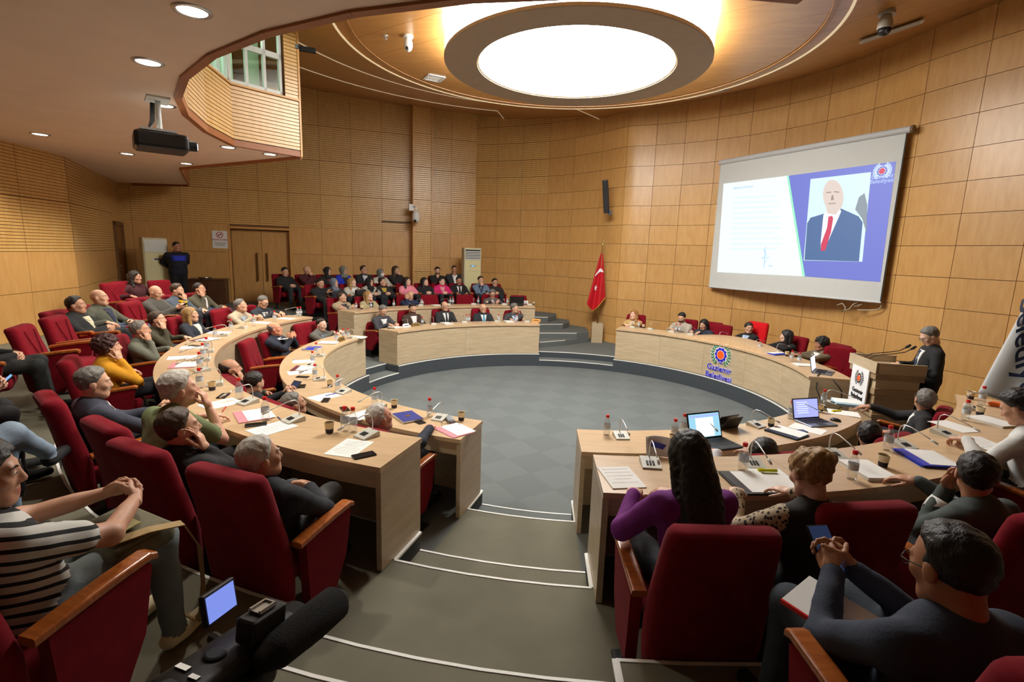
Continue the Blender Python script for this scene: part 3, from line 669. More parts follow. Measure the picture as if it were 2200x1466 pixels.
E_W = emis('slide white glow', (.86, .99, .99), .92); E_B = emis('slide blue glow', (.17, .2, .62), .95); E_G = emis('slide green line', (.35, .9, .6), .9)  # emission on the slide pieces stands in for the projector's light
E_P = emis('portrait backdrop glow', (.70, .93, .98), .9); E_SK = emis('portrait skin glow', (.78, .66, .6), .85); E_SU = emis('portrait suit glow', (.09, .17, .36), .9); E_SH = emis('portrait shirt glow', (.85, .92, .98), .9); E_T = emis('portrait tie glow', (.66, .06, .13), .9); E_LB = emis('slide pale blue glow', (.45, .6, .95), .9); E_D = emis('portrait grey glow', (.3, .36, .42), .8)
quadp([(1555, 395), (1693, 378), (1727, 594), (1541, 585)], .003, 'slide_page', E_W)
quadp([(1693, 378), (1925, 347), (1891, 606), (1727, 594)], .003, 'slide_field', E_B)
quadp([(1691, 378), (1695, 377.5), (1730, 594.5), (1725, 594)], .006, 'slide_line', E_G)
ph = quadp([(1742, 385), (1872, 370), (1853, 562.5), (1727, 560)], .006, 'portrait', E_P)
def oval(cx, cy, rx, ry, n=20, rot=0.): return [(cx+rx*math.cos(a)*math.cos(rot)-ry*math.sin(a)*math.sin(rot), cy+ry*math.sin(a)*math.cos(rot)+rx*math.cos(a)*math.sin(rot)) for a in [2*math.pi*i/n for i in range(n)]]
quadp([(1846, 424), (1858, 415), (1864, 440), (1862, 500), (1853, 470), (1838, 450)], .009, 'portrait_backdrop', E_D, parent=ph)
quadp([(1729, 559), (1735, 480), (1742, 468), (1775, 458), (1805, 447), (1845, 465), (1854, 478), (1850, 520), (1846, 562)], .009, 'portrait_suit', E_SU, parent=ph)
quadp([(1770, 462), (1777, 452), (1805, 446), (1808, 455), (1775, 530), (1765, 540), (1764, 520)], .012, 'portrait_shirt', E_SH, parent=ph)
quadp([(1781, 466), (1789, 464), (1791, 470), (1786, 500), (1774, 538), (1765, 540), (1765, 525), (1778, 490)], .015, 'portrait_tie', E_T, parent=ph)
quadp(oval(1791, 422, 22, 36, rot=-.08), .012, 'portrait_head', E_SK, parent=ph)
quadp([(1775, 440), (1778, 458), (1796, 462), (1806, 448), (1806, 430)], .013, 'portrait_neck', E_SK, parent=ph)
E_F = emis('portrait feature glow', (.42, .32, .3), .8)
for pts in ([(1776, 413), (1787, 412), (1787, 414.5), (1776, 415.5)], [(1793, 411), (1804, 412), (1804, 414.5), (1793, 413.5)], [(1780, 437), (1797, 436), (1797, 438), (1781, 439)], [(1788, 420), (1791, 419), (1793, 430), (1786, 430.5)]):
    quadp(pts, .016, 'portrait_feature', E_F, parent=ph)
# slide lettering and logo
xh = su; yv = Vector((0, 0, 1))
def scr_text(body, px, py, size, m, align='CENTER', off=.007):
    o = Vector(onscr(px, py))+sn*off
    M = Matrix(((xh.x, yv.x, sn.x, o.x), (xh.y, yv.y, sn.y, o.y), (xh.z, yv.z, sn.z, o.z), (0, 0, 0, 1)))
    return text_mesh(body, size, scr, 'slide_lettering', m, M, extrude=.0005, align=align, offset=.001)
scr_text('Gaziemir', 1896, 383, .10, E_LB); scr_text('Belediyesi', 1894, 393, .10, E_LB)
scr_text('Başkanın Sunuşu', 1576, 407, .075, E_LB, 'LEFT')
E_LN = emis('slide text line glow', (.74, .92, .96), .9)
for k in range(11):
    y = 424+k*11; quadp([(1576-k*.6, y), (1670+k*1.0-(14 if k in (3, 7, 10) else 0), y-4.0+k*.35), (1670+k*1.0-(14 if k in (3, 7, 10) else 0), y-1.4+k*.35), (1576-k*.6, y+2.6)], .006, 'slide_text_line', E_LN)
lg = Vector(onscr(1896, 368))+sn*.008
MLG = Matrix(((xh.x, yv.x, sn.x, lg.x), (xh.y, yv.y, sn.y, lg.y), (xh.z, yv.z, sn.z, lg.z), (0, 0, 0, 1)))
for nm, mb, m in emblem_parts(.8):
    o = mb.build('slide_'+nm, E_LB if m in (M_GREEN,) else (E_T if m is M_ORANGE else (E_B if m is M_BLUE else E_W)), scr); o.matrix_local = MLG
sig = MB()
for pts in ([(1640, 536), (1648, 548), (1636, 556), (1652, 552), (1644, 564)], [(1645, 530), (1643, 560), (1642, 575)], [(1652, 571), (1660, 572)]):
    sig.tube([Vector(onscr(*p))+sn*.008 for p in pts], .006, 4)
sig.build('slide_signature', emis('signature glow', (.25, .55, .9), .9), scr)
# loose cable under the screen
cb = [onscr(x, y) for x, y in ((1888, 652), (1889, 660), (1880, 666), (1862, 667), (1838, 666))]
tag(MB().tube([Vector(c)-sn*.06 for c in cb], .010, 6).build('loose_cable', mat('pale cable', srgb(190, 180, 160), .5), None, smooth=True), 'short loose cable hanging below the screen corner', 'cable')
cb = [onscr(x, y) for x, y in ((1795, 656), (1806, 652), (1813, 660), (1811, 668), (1804, 670), (1822, 664), (1830, 654), (1840, 650), (1842, 658), (1832, 659), (1848, 654))]
tag(MB().tube([Vector(c)-sn*.05 for c in cb], .010, 6).build('coiled_cable', MATS['pale cable'], None, smooth=True), 'coiled pale wire sticking out of the panelled wall below the screen', 'cable')

# ------------------------------------------------------------------ flags
def drape(cx, cy, ztop, zb, wtop, wbot, ux, uy, shear, folds, amp, hemk):
    """hanging cloth: returns surface function S(u,v), u across 0..1, v down 0..1"""
    def S(u, v):
        wdt = wtop+(wbot-wtop)*(v**.8); off = (u-.5)*wdt+shear*v
        dep = amp*(.25+v)*math.sin(u*folds*math.pi+v*1.4)+.03*v
        z = ztop+(zb-ztop)*v*(1-hemk*(abs(u-.35)*1.3)**1.2*v)
        return Vector((cx+ux[0]*off+uy[0]*dep, cy+ux[1]*off+uy[1]*dep, z))
    return S
def cloth(S, nu, nv, name, m, parent, th=.004):
    mb = MB(); mb.add([S(i/nu, j/nv) for j in range(nv+1) for i in range(nu+1)], [(j*(nu+1)+i, j*(nu+1)+i+1, (j+1)*(nu+1)+i+1, (j+1)*(nu+1)+i) for j in range(nv) for i in range(nu)])
    o = mb.build(name, m, parent, smooth=True); md = o.modifiers.new('thickness', 'SOLIDIFY'); md.thickness = th; md.offset = 0; return o
def patch(S, poly, name, m, parent, uy, off=.014):
    """small flat motif laid on the cloth; poly in (u,v)"""
    mb = MB(); n = len(poly); c = (sum(p[0] for p in poly)/n, sum(p[1] for p in poly)/n)
    O = Vector((uy[0], uy[1], 0))*off
    mb.add([S(*c)+O]+[S(u, v)+O for u, v in poly], [(0, 1+i, 1+(i+1) % n) for i in range(n)]); return mb.build(name, m, parent)
fq = at(1281, 735, ZT[1])
fl = empty('flag_with_stand', (0, 0, 0), 0, 'red flag with white star and crescent draped on a pole', 'flag')
fx, fy = fq[0], fq[1]
vdir = Vector((CAM[0]-fx, CAM[1]-fy, 0)).normalized(); rdir = Vector((-vdir.y, vdir.x, 0)); rdir = rdir if rdir.x > 0 else -rdir
top = Vector(atline(1295, 528, (fx-rdir.x, fy-rdir.y), (fx+rdir.x, fy+rdir.y)))
MB().tube([(fx, fy, ZT[1]+.4), (top.x, top.y, top.z)], .016, 8).build('pole', mat('brass pole', srgb(196, 170, 110), .3, .05, 20, metal=.8), fl, smooth=True)
MB().lathe([(.0, 0), (.03, .02), (.03, .05), (.012, .08), (.02, .1), (.0, .17)], 10, (top.x, top.y, top.z-.02)).build('finial', MATS['brass pole'], fl, smooth=True)
S = drape(top.x-.01, top.y, top.z-.20, top.z-1.78, .05, .50, (rdir.x, rdir.y), (vdir.x, vdir.y), -.08, 3.2, .05, .30)
M_FLAG = mat('flag red satin', srgb(196, 12, 30), .5, .08, 4, sheen=.2)
fc = cloth(S, 28, 40, 'cloth', M_FLAG, fl)
star = [(.32+(.10 if i % 2 == 0 else .042)*math.sin(i*math.pi/5)*1.25, .60-(.10 if i % 2 == 0 else .042)*math.cos(i*math.pi/5)*.62) for i in range(10)]
patch(S, star, 'star', M_EWHITE, fc, (vdir.x, vdir.y), .03)
cres = MB(); pts = []
for i in range(17):
    t = i/16; u = .06+.86*t; v = .345-.05*math.sin(t*math.pi)*1.6+.06*(1-t)
    hw = .030*math.sin(t*math.pi)**.5+.002; pts.append((S(u, v-hw)+vdir*.03, S(u, v+hw)+vdir*.03))
cres.add([p for pr in pts for p in pr], [(2*i, 2*i+1, 2*i+3, 2*i+2) for i in range(16)]); cres.build('crescent', M_EWHITE, fc)
hem = MB().tube([S(i/28, 1.0)+vdir*.006 for i in range(29)], .010, 5); hem.build('gold_fringe', mat('gold fringe', srgb(206, 160, 70), .6), fc)
bs = MB()
for dx, dy, hx, hy in ((0, .14, .15, .012), (0, -.14, .15, .012), (.14, 0, .012, .13), (-.14, 0, .012, .13)): bs.box((fx+dx, fy+dy, ZT[1]+.27), (hx, hy, .27))
bs.build('stand_box', M_OAK, fl)
# white banner flag at the right edge
wq = Vector((6.22, -1.02, 0)); vd = Vector((CAM[0]-wq.x, CAM[1]-wq.y, 0)).normalized(); rd = Vector((-vd.y, vd.x, 0)); rd = rd if rd.x > 0 else -rd
wf = empty('white_banner_flag', (0, 0, 0), 0, 'white banner flag with dark lettering at the right edge', 'flag')
def onpl(px, py): return Vector(atline(px, py, (wq.x-rd.x, wq.y-rd.y), (wq.x+rd.x, wq.y+rd.y)))
tp, bt_ = onpl(2330, 470), onpl(2200, 872)
MB().tube([(tp.x, tp.y, ZT[1]), (tp.x, tp.y, tp.z+.15)], .018, 8).build('pole', MATS['brass pole'], wf, smooth=True)
MB().lathe([(.16, 0), (.16, .03), (.05, .06), (.03, .2)], 16, (tp.x, tp.y, ZT[1])).build('base', M_STEEL, wf)
wl = onpl(2146, 800); 
S2 = drape(tp.x, tp.y, tp.z, bt_.z, .10, 1.05, (rd.x, rd.y), (vd.x, vd.y), -.12, 3.0, .05, .10)
wc = cloth(S2, 28, 40, 'cloth', mat('white satin', srgb(222, 226, 226), .6, .03, 5, sheen=.1), wf)
M_NAVY = mat('navy print', srgb(24, 34, 66), .6)
def text_on(S, body, size, u0, v0, rot, m, parent, vdir, wscale, hscale):
    o = text_mesh(body, size, parent, 'lettering', m, Matrix.Identity(4), extrude=0., align='CENTER', offset=.006)
    c, s = math.cos(rot), math.sin(rot)
    for v in o.data.vertices:
        x, y = v.co.x*c-v.co.y*s, v.co.x*s+v.co.y*c
        v.co = S(u0+x/wscale, v0-y/hscale)+vdir*.03
    return o
text_on(S2, 'Gaziemir', .34, .42, .66, -62*D2R, M_NAVY, wc, vd, 1.1, 1.9)
text_on(S2, 'Belediyesi', .34, .19, .74, -62*D2R, M_NAVY, wc, vd, 1.1, 1.9)
for k, (u, v) in enumerate(((.36, .40), (.31, .37), (.41, .36), (.36, .33))):
    patch(S2, [(u+.03*math.cos(a)*(.6+.4*math.sin(2*a)), v+.03*math.sin(a)) for a in [2*math.pi*i/12 for i in range(12)]], 'leaf_print', mat('leaf print green', srgb(130, 170, 60), .6), wc, (vd.x, vd.y), .03)

# ------------------------------------------------------------------ wall equipment
q = Vector(atr(1303, 424, 5.78)); th = polar(q)[1]
sp = empty('column_loudspeaker', (q.x*.985, q.y*.985, q.z), (th+90)*D2R, 'black column loudspeaker tilted on the honey panelled wall', 'loudspeaker')
Mt = Matrix.Rotation(-.10, 3, 'X') @ Matrix.Rotation(.10, 3, 'Y')
rb = MB(); rbox(rb, (0, .06, 0), (.075, .06, .42), .02, M=Mt); rb.build('cabinet', M_BLACK, sp)
g = MB(); g.box((0, .125, 0), (.062, .004, .39), M=Mt); g.build('grille', M_MBLACK, sp)
MB().box((-.12, -.03, -.40), (.05, .06, .06)).box((-.06, -.02, -.38), (.05, .02, .02)).build('bracket', M_BLACK, sp)
M_ACB = mat('beige casing', srgb(206, 200, 168), .5, .03, 6); M_ACP = mat('yellowish front panel', srgb(216, 210, 160), .45, .03, 6); M_ACW = mat('pale grille', srgb(220, 224, 218), .5, .02, 6)
def air_con(loc, rz, h, label, louvred):
    o = empty('tower_air_conditioner', loc, rz, label, 'air conditioner')
    b = MB(); rbox(b, (0, 0, h/2), (.27, .16, h/2), .03); b.build('casing', M_ACB, o)
    MB().box((0, .163, h*.33), (.235, .006, h*.27)).build('lower_panel', M_ACP, o); MB().box((0, .163, h*.70), (.235, .006, h*.09)).build('upper_panel', M_ACP, o)
    v = MB().box((0, .158, h*.885), (.235, .004, h*.085)).build('outlet', M_MBLACK if louvred else M_ACW, o)
    for k in range(6): MB().box((0, .168, h*(.81+.026*k)), (.235, .008, .012 if louvred else .018)).build('louvre', M_ACW, v)
    MB().box((0, .171, h*.70), (.085, .004, .028)).build('display_frame', M_STEEL, o)
    MB().box((0, .176, h*.70), (.05, .003, .02)).build('display', emis('display glow', (.25, .6, 1.), .8) if louvred else M_BLACK, o)
    return o
def by_az(px, py, r):
    d = ray(px, py); k = r/math.hypot(d[0], d[1]); return CAM+d*k
a1 = by_az(1013, 533, 15.6); air_con((a1[0], a1[1], 1.0), math.atan2(-(CAM[0]-a1[0]), CAM[1]-a1[1])+.30, a1[2]-1.0, 'beige tower air conditioner with dark louvres in the far corner', True)
a2 = by_az(328, 511, 15.7); air_con((a2[0], a2[1], 1.0), math.atan2(-(CAM[0]-a2[0]), CAM[1]-a2[1])+.25, a2[2]-1.0, 'yellowish tower air conditioner beside the standing guard', False)
# notice by the door
q = onback(473, 515); nt_ = empty('no_smoking_notice', (q[0]+bn[0]*.03, q[1]+bn[1]*.03, q[2]), math.atan2(-bn[0], bn[1]), 'white no-smoking notice with red lettering beside the double door', 'sign')
MB().box((0, 0, 0), (.19, .004, .24)).build('board', M_PAPER, nt_)
Mr = Matrix.Rotation(math.pi, 4, 'Z') @ Matrix.Rotation(math.pi/2, 4, 'X'); M_SRED = mat('sign red', srgb(190, 40, 40), .6); M_SGREY = mat('sign grey', srgb(120, 120, 120), .6)
ring = MB().loft([[(r*math.cos(a*D2R), z, .13+r*math.sin(a*D2R)) for a in range(0, 360, 15)] for r, z in ((.085, .005), (.085, .008), (.068, .008), (.068, .005))], cap=False); ring.build('ban_ring', M_SRED, nt_)
b = MB().box((0, .007, .13), (.07, .002, .008), M=Matrix.Rotation(.78, 3, 'Y')).build('ban_bar', M_SRED, nt_); MB().box((0, .006, .13), (.05, .001, .008)).build('cigarette', M_MBLACK, nt_)
text_mesh('SİGARA İÇİLMEZ', .048, nt_, 'lettering', M_SRED, Matrix.Translation((0, .006, -.02)) @ Mr, offset=.001)
for k in range(3): MB().box((0, .005, -.09-.035*k), (.15-.02*k, .001, .006)).build('small_print', M_SGREY, nt_)
# dark side cabinet by the door
ta, tb = bt(495, 630), bt(418, 630)
cbx = empty('dark_cabinet', (0, 0, 0), 0, 'low dark brown cabinet against the wall beside the double door', 'cabinet')
M_DKW = wood('dark brown wood', srgb(72, 42, 26), srgb(92, 56, 34), rough=.4, scale=2, stretch=(5, 5, 1))
MB().prism([bp(ta+.02, .08), bp(tb, .08), bp(tb, .55), bp(ta+.02, .55)], 1.0, 1.66).build('body', M_DKW, cbx)
MB().prism([bp(ta, .06), bp(tb+.02, .06), bp(tb+.02, .58), bp(ta, .58)], 1.66, 1.69).build('top', M_DKW, cbx)
for i in range(2):
    t0 = ta+.06+(tb-ta-.1)*i/2; t1 = ta+.04+(tb-ta-.1)*(i+1)/2; MB().prism([bp(t0, .55), bp(t1, .55), bp(t1, .565), bp(t0, .565)], 1.06, 1.62).build('door', M_DKW, cbx)
q = bp(tb-.35, .3); tr = empty('round_tray', (q[0], q[1], 1.69), 0, 'shallow glass tray on top of the dark cabinet', 'tray'); MB().lathe([(.14, 0), (.18, .04), (.175, .04), (.135, .008)], 20).build('dish', M_STEEL, tr, smooth=True)
# dome camera on the pier, ceiling cameras, sprinklers, diffusers
M_CAMW = mat('white camera shell', srgb(226, 228, 226), .35, .02, 10)
def dome_cam(loc, s, label, arm=None, grey=False):
    o = empty('dome_camera', loc, 0, label, 'security camera'); m = mat('grey camera shell', srgb(176, 170, 156), .4) if grey else M_CAMW
    MB().lathe([(.02*s, .16*s), (.06*s, .13*s), (.085*s, .06*s), (.09*s, -.02*s), (.085*s, -.03*s)], 16).build('housing', m, o, smooth=True)
    MB().lathe([(.0, -.115*s), (.04*s, -.105*s), (.07*s, -.075*s), (.082*s, -.03*s)], 16).build('dome', m if not grey else M_BLACK, o, smooth=True)
    MB().lathe([(.03*s, 0), (.03*s, .03*s), (.02*s, .04*s)], 12).build('lens', M_BLACK, o); o.children[-1].rotation_euler = (math.pi/2, 0, 0); o.children[-1].location = (0, -.06*s, -.075*s)
    if arm is not None:
        MB().tube([(0, 0, .15*s), (0, 0, .22*s), tuple(Vector(arm)*.5+Vector((0, 0, .24*s))), tuple(Vector(arm)+Vector((0, 0, .24*s)))], .02*s, 8).box(tuple(Vector(arm)+Vector((0, 0, .22*s))), (.05*s, .05*s, .07*s), rz=math.atan2(bn[1], bn[0])).build('wall_arm', m, o)
    else: MB().lathe([(.10*s, .14*s), (.10*s, .18*s)], 16).build('mount', m, o)
    return o
q = atline(894, 468, bp(T0, .74), bp(T1, .74)); dome_cam((q[0], q[1], q[2]), 1.35, 'white dome camera on an arm from the pier', arm=(-bn[0]*.20+ub[0]*.1, -bn[1]*.14+ub[1]*.1, 0))
q = at(877, 76, zA); dome_cam((q[0], q[1], zA-.14), .75, 'small white ceiling camera left of the drum lamp')
q = onceil(1906, 24); dome_cam((q[0], q[1], q[2]-.19), 1.02, 'grey dome camera on the brown ceiling above the screen', grey=True)
for k, (x, y, z, lab) in enumerate(((828, 76, zA, 'beside the small ceiling camera'), (774, 132, 6.12, 'between the two curved ceiling edges'))):
    q = at(x, y, z); o = empty('fire_sprinkler', (q[0], q[1], z), 0, 'chrome fire sprinkler head '+lab, 'sprinkler')
    MB().lathe([(.045, 0), (.04, -.01), (.012, -.015), (.012, -.05)], 12).build('escutcheon', M_CHROME, o, smooth=True); MB().lathe([(.03, -.055), (.03, -.06)], 10).build('deflector', M_CHROME, o)
def diffuser(q, z, rz, hx, hy, label, nsl, M=None):
    o = empty('air_diffuser', (q[0], q[1], z), rz, label, 'air vent')
    if M is not None: o.matrix_world = M
    f = MB()
    for dx, dy, a, b in ((0, hy, hx, .02), (0, -hy, hx, .02), (hx, 0, .02, hy), (-hx, 0, .02, hy)): f.box((dx, dy, -.008), (a, b, .008))
    f.build('frame', M_ALU, o); MB().box((0, 0, .0), (hx, hy, .002)).build('throat', M_MBLACK, o)
    for k in range(nsl):
        t = -hy+2*hy*(k+.5)/nsl; MB().box((0, t, -.008), (hx-.02, hy/nsl*.45, .004)).build('slat', M_ALU, o)
    return o
def ceil_grille(pa, pb, hy, label, n):
    a, b = Vector(onceil(*pa)), Vector(onceil(*pb)); m = (a+b)/2; x = (b-a).normalized(); e = Vector((m.x*.98, m.y*.98, 0)); e.z = zC1(e.x, e.y); r = (m-e).normalized()
    zz = x.cross(r).normalized(); zz = zz if zz.z > 0 else -zz; y = zz.cross(x); c = m-zz*.035
    diffuser(None or (0, 0), 0, 0, (b-a).length/2, hy, label, n, Matrix(((x.x, y.x, zz.x, c.x), (x.y, y.y, zz.y, c.y), (x.z, y.z, zz.z, c.z), (0, 0, 0, 1))))
q = at(933, 167, zA); diffuser(q, zA-.002, .6, .15, .15, 'square white air diffuser beside the drum lamp', 4)
ceil_grille((1850, 84), (1980, 40), .09, 'long linear air grille on the ceiling above the screen', 5)
ceil_grille((1480, 206), (1562, 188), .08, 'linear air grille right of the drum lamp', 3)
ceil_grille((598, 28), (628, 45), .14, 'slatted air grille above the gallery window', 5)
# projector under the soffit
pz = ZS; q = at(338, 213, pz)
pr = empty('ceiling_projector', (q[0], q[1], 0), math.atan2(SL[1]-q[1], SL[0]-q[0])-math.pi/2, 'black projector hanging from the pink soffit on a pole', 'projector')
d_ = math.hypot(q[0]-CAM[0], q[1]-CAM[1]); zb = 3.68
MB().box((0, 0, pz-.01), (.16, .10, .01)).build('ceiling_plate', M_ALU, pr); MB().tube([(0, 0, pz-.02), (0, 0, zb+.10)], .025, 10).build('pole', M_ALU, pr, smooth=True)
b = MB(); rbox(b, (0, 0, zb), (.20, .24, .085), .04); b.build('body', M_BLACK, pr); MB().box((0, -.02, zb+.11), (.15, .16, .012)).build('bracket', M_ALU, pr)
MB().tube([(.06, .23, zb), (.06, .32, zb)], [.055, .05], 16).build('lens', M_MBLACK, pr); MB().tube([(.06, .315, zb), (.06, .326, zb)], .034, 14).build('lens_glass', emis('projector lens glow', (.6, .8, 1.), 6.), pr)
for k in range(4):
    MB().tube([(-.12, -.02-.01*k, pz), (-.13, -.03-.012*k, pz-.2), (-.12-.02*k, -.10, pz-.32), (-.06-.04*k, -.20+.03*k, zb+.1)], .007, 5).build('cable', M_MBLACK, pr, smooth=True)
# projector bracket and black spotlight on the gallery post
q = Vector(EP[0]+(5.78,)); o = empty('wall_spotlight', q, 0, 'black track spotlight at the gallery corner', 'spotlight')
b = MB(); rbox(b, (.10, .10, 0), (.16, .04, .035), .015, M=Matrix.Rotation(.5, 3, 'Z')); b.build('head', M_MBLACK, o); MB().box((0, .02, 0), (.05, .05, .03)).build('arm', M_BLACK, o)
# ------------------------------------------------------------------ implicit-surface modelling (one continuous skin per figure)
def surface_net(f, lo, hi, h):
    lo = np.array(lo, float); n = np.ceil((np.array(hi)-lo)/h).astype(int)+1
    ax = [lo[i]+h*np.arange(n[i]) for i in range(3)]
    X, Y, Z = np.meshgrid(*ax, indexing='ij'); V = f(np.stack([X, Y, Z], -1).reshape(-1, 3)).reshape(n)
    S = V < 0
    c = S[:-1, :-1, :-1].astype(np.int8)
    for dx in (0, 1):
        for dy in (0, 1):
            for dz in (0, 1):
                if dx+dy+dz: c = c+S[dx:n[0]-1+dx, dy:n[1]-1+dy, dz:n[2]-1+dz]
    act = (c > 0) & (c < 8); idx = -np.ones(act.shape, int); cells = np.argwhere(act); idx[act] = np.arange(len(cells))
    acc = np.zeros((len(cells), 3)); cnt = np.zeros(len(cells)); quads = []
    corners = [(0, 0, 0), (1, 0, 0), (0, 1, 0), (1, 1, 0), (0, 0, 1), (1, 0, 1), (0, 1, 1), (1, 1, 1)]
    for a in range(8):
        for ax_ in range(3):
            if corners[a][ax_]: continue
            b = list(corners[a]); b[ax_] = 1
            pa = cells+np.array(corners[a]); pb = cells+np.array(b)
            va = V[pa[:, 0], pa[:, 1], pa[:, 2]]; vb = V[pb[:, 0], pb[:, 1], pb[:, 2]]
            m = (va < 0) != (vb < 0); t = np.where(m, va/(va-vb+1e-12), 0)
            q = np.array(corners[a], float)[None, :].repeat(len(cells), 0); q[:, ax_] += t
            acc[m] += q[m]; cnt[m] += 1
    verts = lo+h*(cells+acc/cnt[:, None])
    for ax_ in range(3):
        o1, o2 = [(1, 2), (2, 0), (0, 1)][ax_]
        sl0 = [slice(None)]*3; sl1 = [slice(None)]*3; sl0[ax_] = slice(0, -1); sl1[ax_] = slice(1, None)
        ch = S[tuple(sl0)] != S[tuple(sl1)]; e = np.argwhere(ch)
        ok = (e[:, o1] > 0) & (e[:, o2] > 0) & (e[:, o1] < n[o1]-1) & (e[:, o2] < n[o2]-1); e = e[ok]
        if not len(e): continue
        d1 = np.zeros(3, int); d1[o1] = 1; d2 = np.zeros(3, int); d2[o2] = 1
        g = lambda p: idx[p[:, 0], p[:, 1], p[:, 2]]
        q = np.stack([g(e-d1-d2), g(e-d2), g(e), g(e-d1)], 1)
        ins = S[e[:, 0], e[:, 1], e[:, 2]]; q[~ins] = q[~ins][:, ::-1]; quads.append(q)
    return verts, np.concatenate(quads)
def cone(p, a, b, r0, r1):
    a = np.array(a, float); b = np.array(b, float); ab = b-a; t = np.clip(((p-a)@ab)/(ab@ab+1e-12), 0, 1)
    return np.linalg.norm(p-a-t[:, None]*ab, axis=1)-(r0+(r1-r0)*t)
def ell(p, c, r):
    q = (p-np.array(c, float)); r = np.array(r, float); k0 = np.linalg.norm(q/r, axis=1); k1 = np.linalg.norm(q/(r*r), axis=1)+1e-9
    return k0*(k0-1)/k1
def smin(a, b, k):
    h = np.clip(.5+.5*(b-a)/k, 0, 1); return b+(a-b)*h-k*h*(1-h)
def wob(p, s, amp, ph=0.): return amp*(np.sin(p[:, 0]*s+ph+1.7*np.sin(p[:, 2]*s*.6))*np.sin(p[:, 1]*s*1.1+1.3*ph)*np.sin(p[:, 2]*s*.9+.5+ph))

# --- heads: face towards +Y, origin in the middle of the skull
def head_sdf(p, fem=False):
    j = .92 if fem else 1.
    d = ell(p, (0, -.014, .026), (.076, .096, .09))
    d = smin(d, ell(p, (0, .022, -.035), (.060*j, .066, .078)), .03)
    d = smin(d, ell(p, (0, .050, -.088), (.032*j, .032, .03)), .03)
    d = smin(d, cone(p, (-.034, .074, .022), (.034, .074, .022), .012, .012), .018)
    for s in (-1, 1):
        d = smin(d, ell(p, (s*.042, .058, -.02), (.022, .022, .022)), .02)
        d = smin(d, cone(p, (s*.05, -.0, -.06), (s*.028, .05, -.09), .018, .02), .03)
        d = np.maximum(d, -(np.linalg.norm(p-np.array((s*.031, .098, .004)), axis=1)-.017)*.9)
        d = smin(d, ell(p, (s*.079, -.012, -.006), (.010, .021, .031)), .008)
        d = smin(d, ell(p, (s*.031, .0765, .003), (.017, .0105, .012)), .006)
    d = smin(d, cone(p, (0, .084, .012), (0, .100, -.028), .008, .0115), .014)
    for s in (-1, 1): d = smin(d, ell(p, (s*.010, .089, -.033), (.008, .01, .008)), .008)
    d = smin(d, cone(p, (-.018, .080, -.060), (.018, .080, -.060), .007, .007), .008)
    d = smin(d, cone(p, (-.014, .078, -.073), (.014, .078, -.073), .008, .008), .008)
    d = smin(d, cone(p, (0, -.022, -.06), (0, -.045, -.22), .052 if not fem else .045, .056 if not fem else .05), .03)
    return d
HEADS = {}
def head_mesh(fem, h):
    k = (fem, h)
    if k not in HEADS:
        v, q = surface_net(lambda p: head_sdf(p, fem), (-.11, -.13, -.24), (.11, .13, .135), h)
        lips = (np.abs(v[:, 2]+.066) < .0125) & (np.abs(v[:, 0]) < .024) & (v[:, 1] > .07)
        HEADS[k] = (v, q, lips)
    return HEADS[k]
# --- hands: wrist at the origin, fingers along +Y, palm towards -Z, thumb on +X
HANDS = {}
def hand_mesh(curl, h, spread=.10):
    k = (curl, h)
    if k in HANDS: return HANDS[k]
    segs = []
    def chain(base, ang, L, r, c):
        d = np.array((math.sin(ang), math.cos(ang), 0.)); p = np.array(base, float); tot = 0.
        for i, l in enumerate(L):
            tot += c*(1. if i == 0 else 1.15); dd = np.array((d[0]*math.cos(tot), d[1]*math.cos(tot), -math.sin(tot)))
            q = p+dd*l; segs.append((p.copy(), q.copy(), r*(1-.08*i), r*(1-.08*(i+1)))); p = q
    for i, (x, L) in enumerate(((.030, (.042, .026, .022)), (.010, (.047, .030, .023)), (-.011, (.043, .027, .022)), (-.030, (.034, .021, .019)))):
        chain((x, .088 if i < 3 else .080, 0), spread*(1.2-i*.8), L, .0088 if i < 3 else .0076, curl*(1+.06*i))
    c = min(curl, .6); p0 = np.array((.026, .028, -.006)); d = np.array((.62, .70, -.30-.3*c)); d /= np.linalg.norm(d); p1 = p0+d*.042
    d2 = np.array((.25-.5*c, .9, -.30-.4*c)); d2 /= np.linalg.norm(d2); p2 = p1+d2*.032; p3 = p2+d2*.026
    segs += [(p0, p1, .014, .0115), (p1, p2, .011, .010), (p2, p3, .010, .008)]
    def f(p):
        d = ell(p, (0, .050, 0), (.046, .056, .0155)); d = smin(d, ell(p, (.0, .075, 0), (.044, .026, .0125)), .012); d = smin(d, cone(p, (0, -.035, 0), (0, .02, 0), .024, .026), .014)
        for a, b, r0, r1 in segs: d = smin(d, cone(p, a, b, r0, r1), .0045)
        return d
    HANDS[k] = surface_net(f, (-.075, -.06, -.12), (.10, .21, .05), h); return HANDS[k]
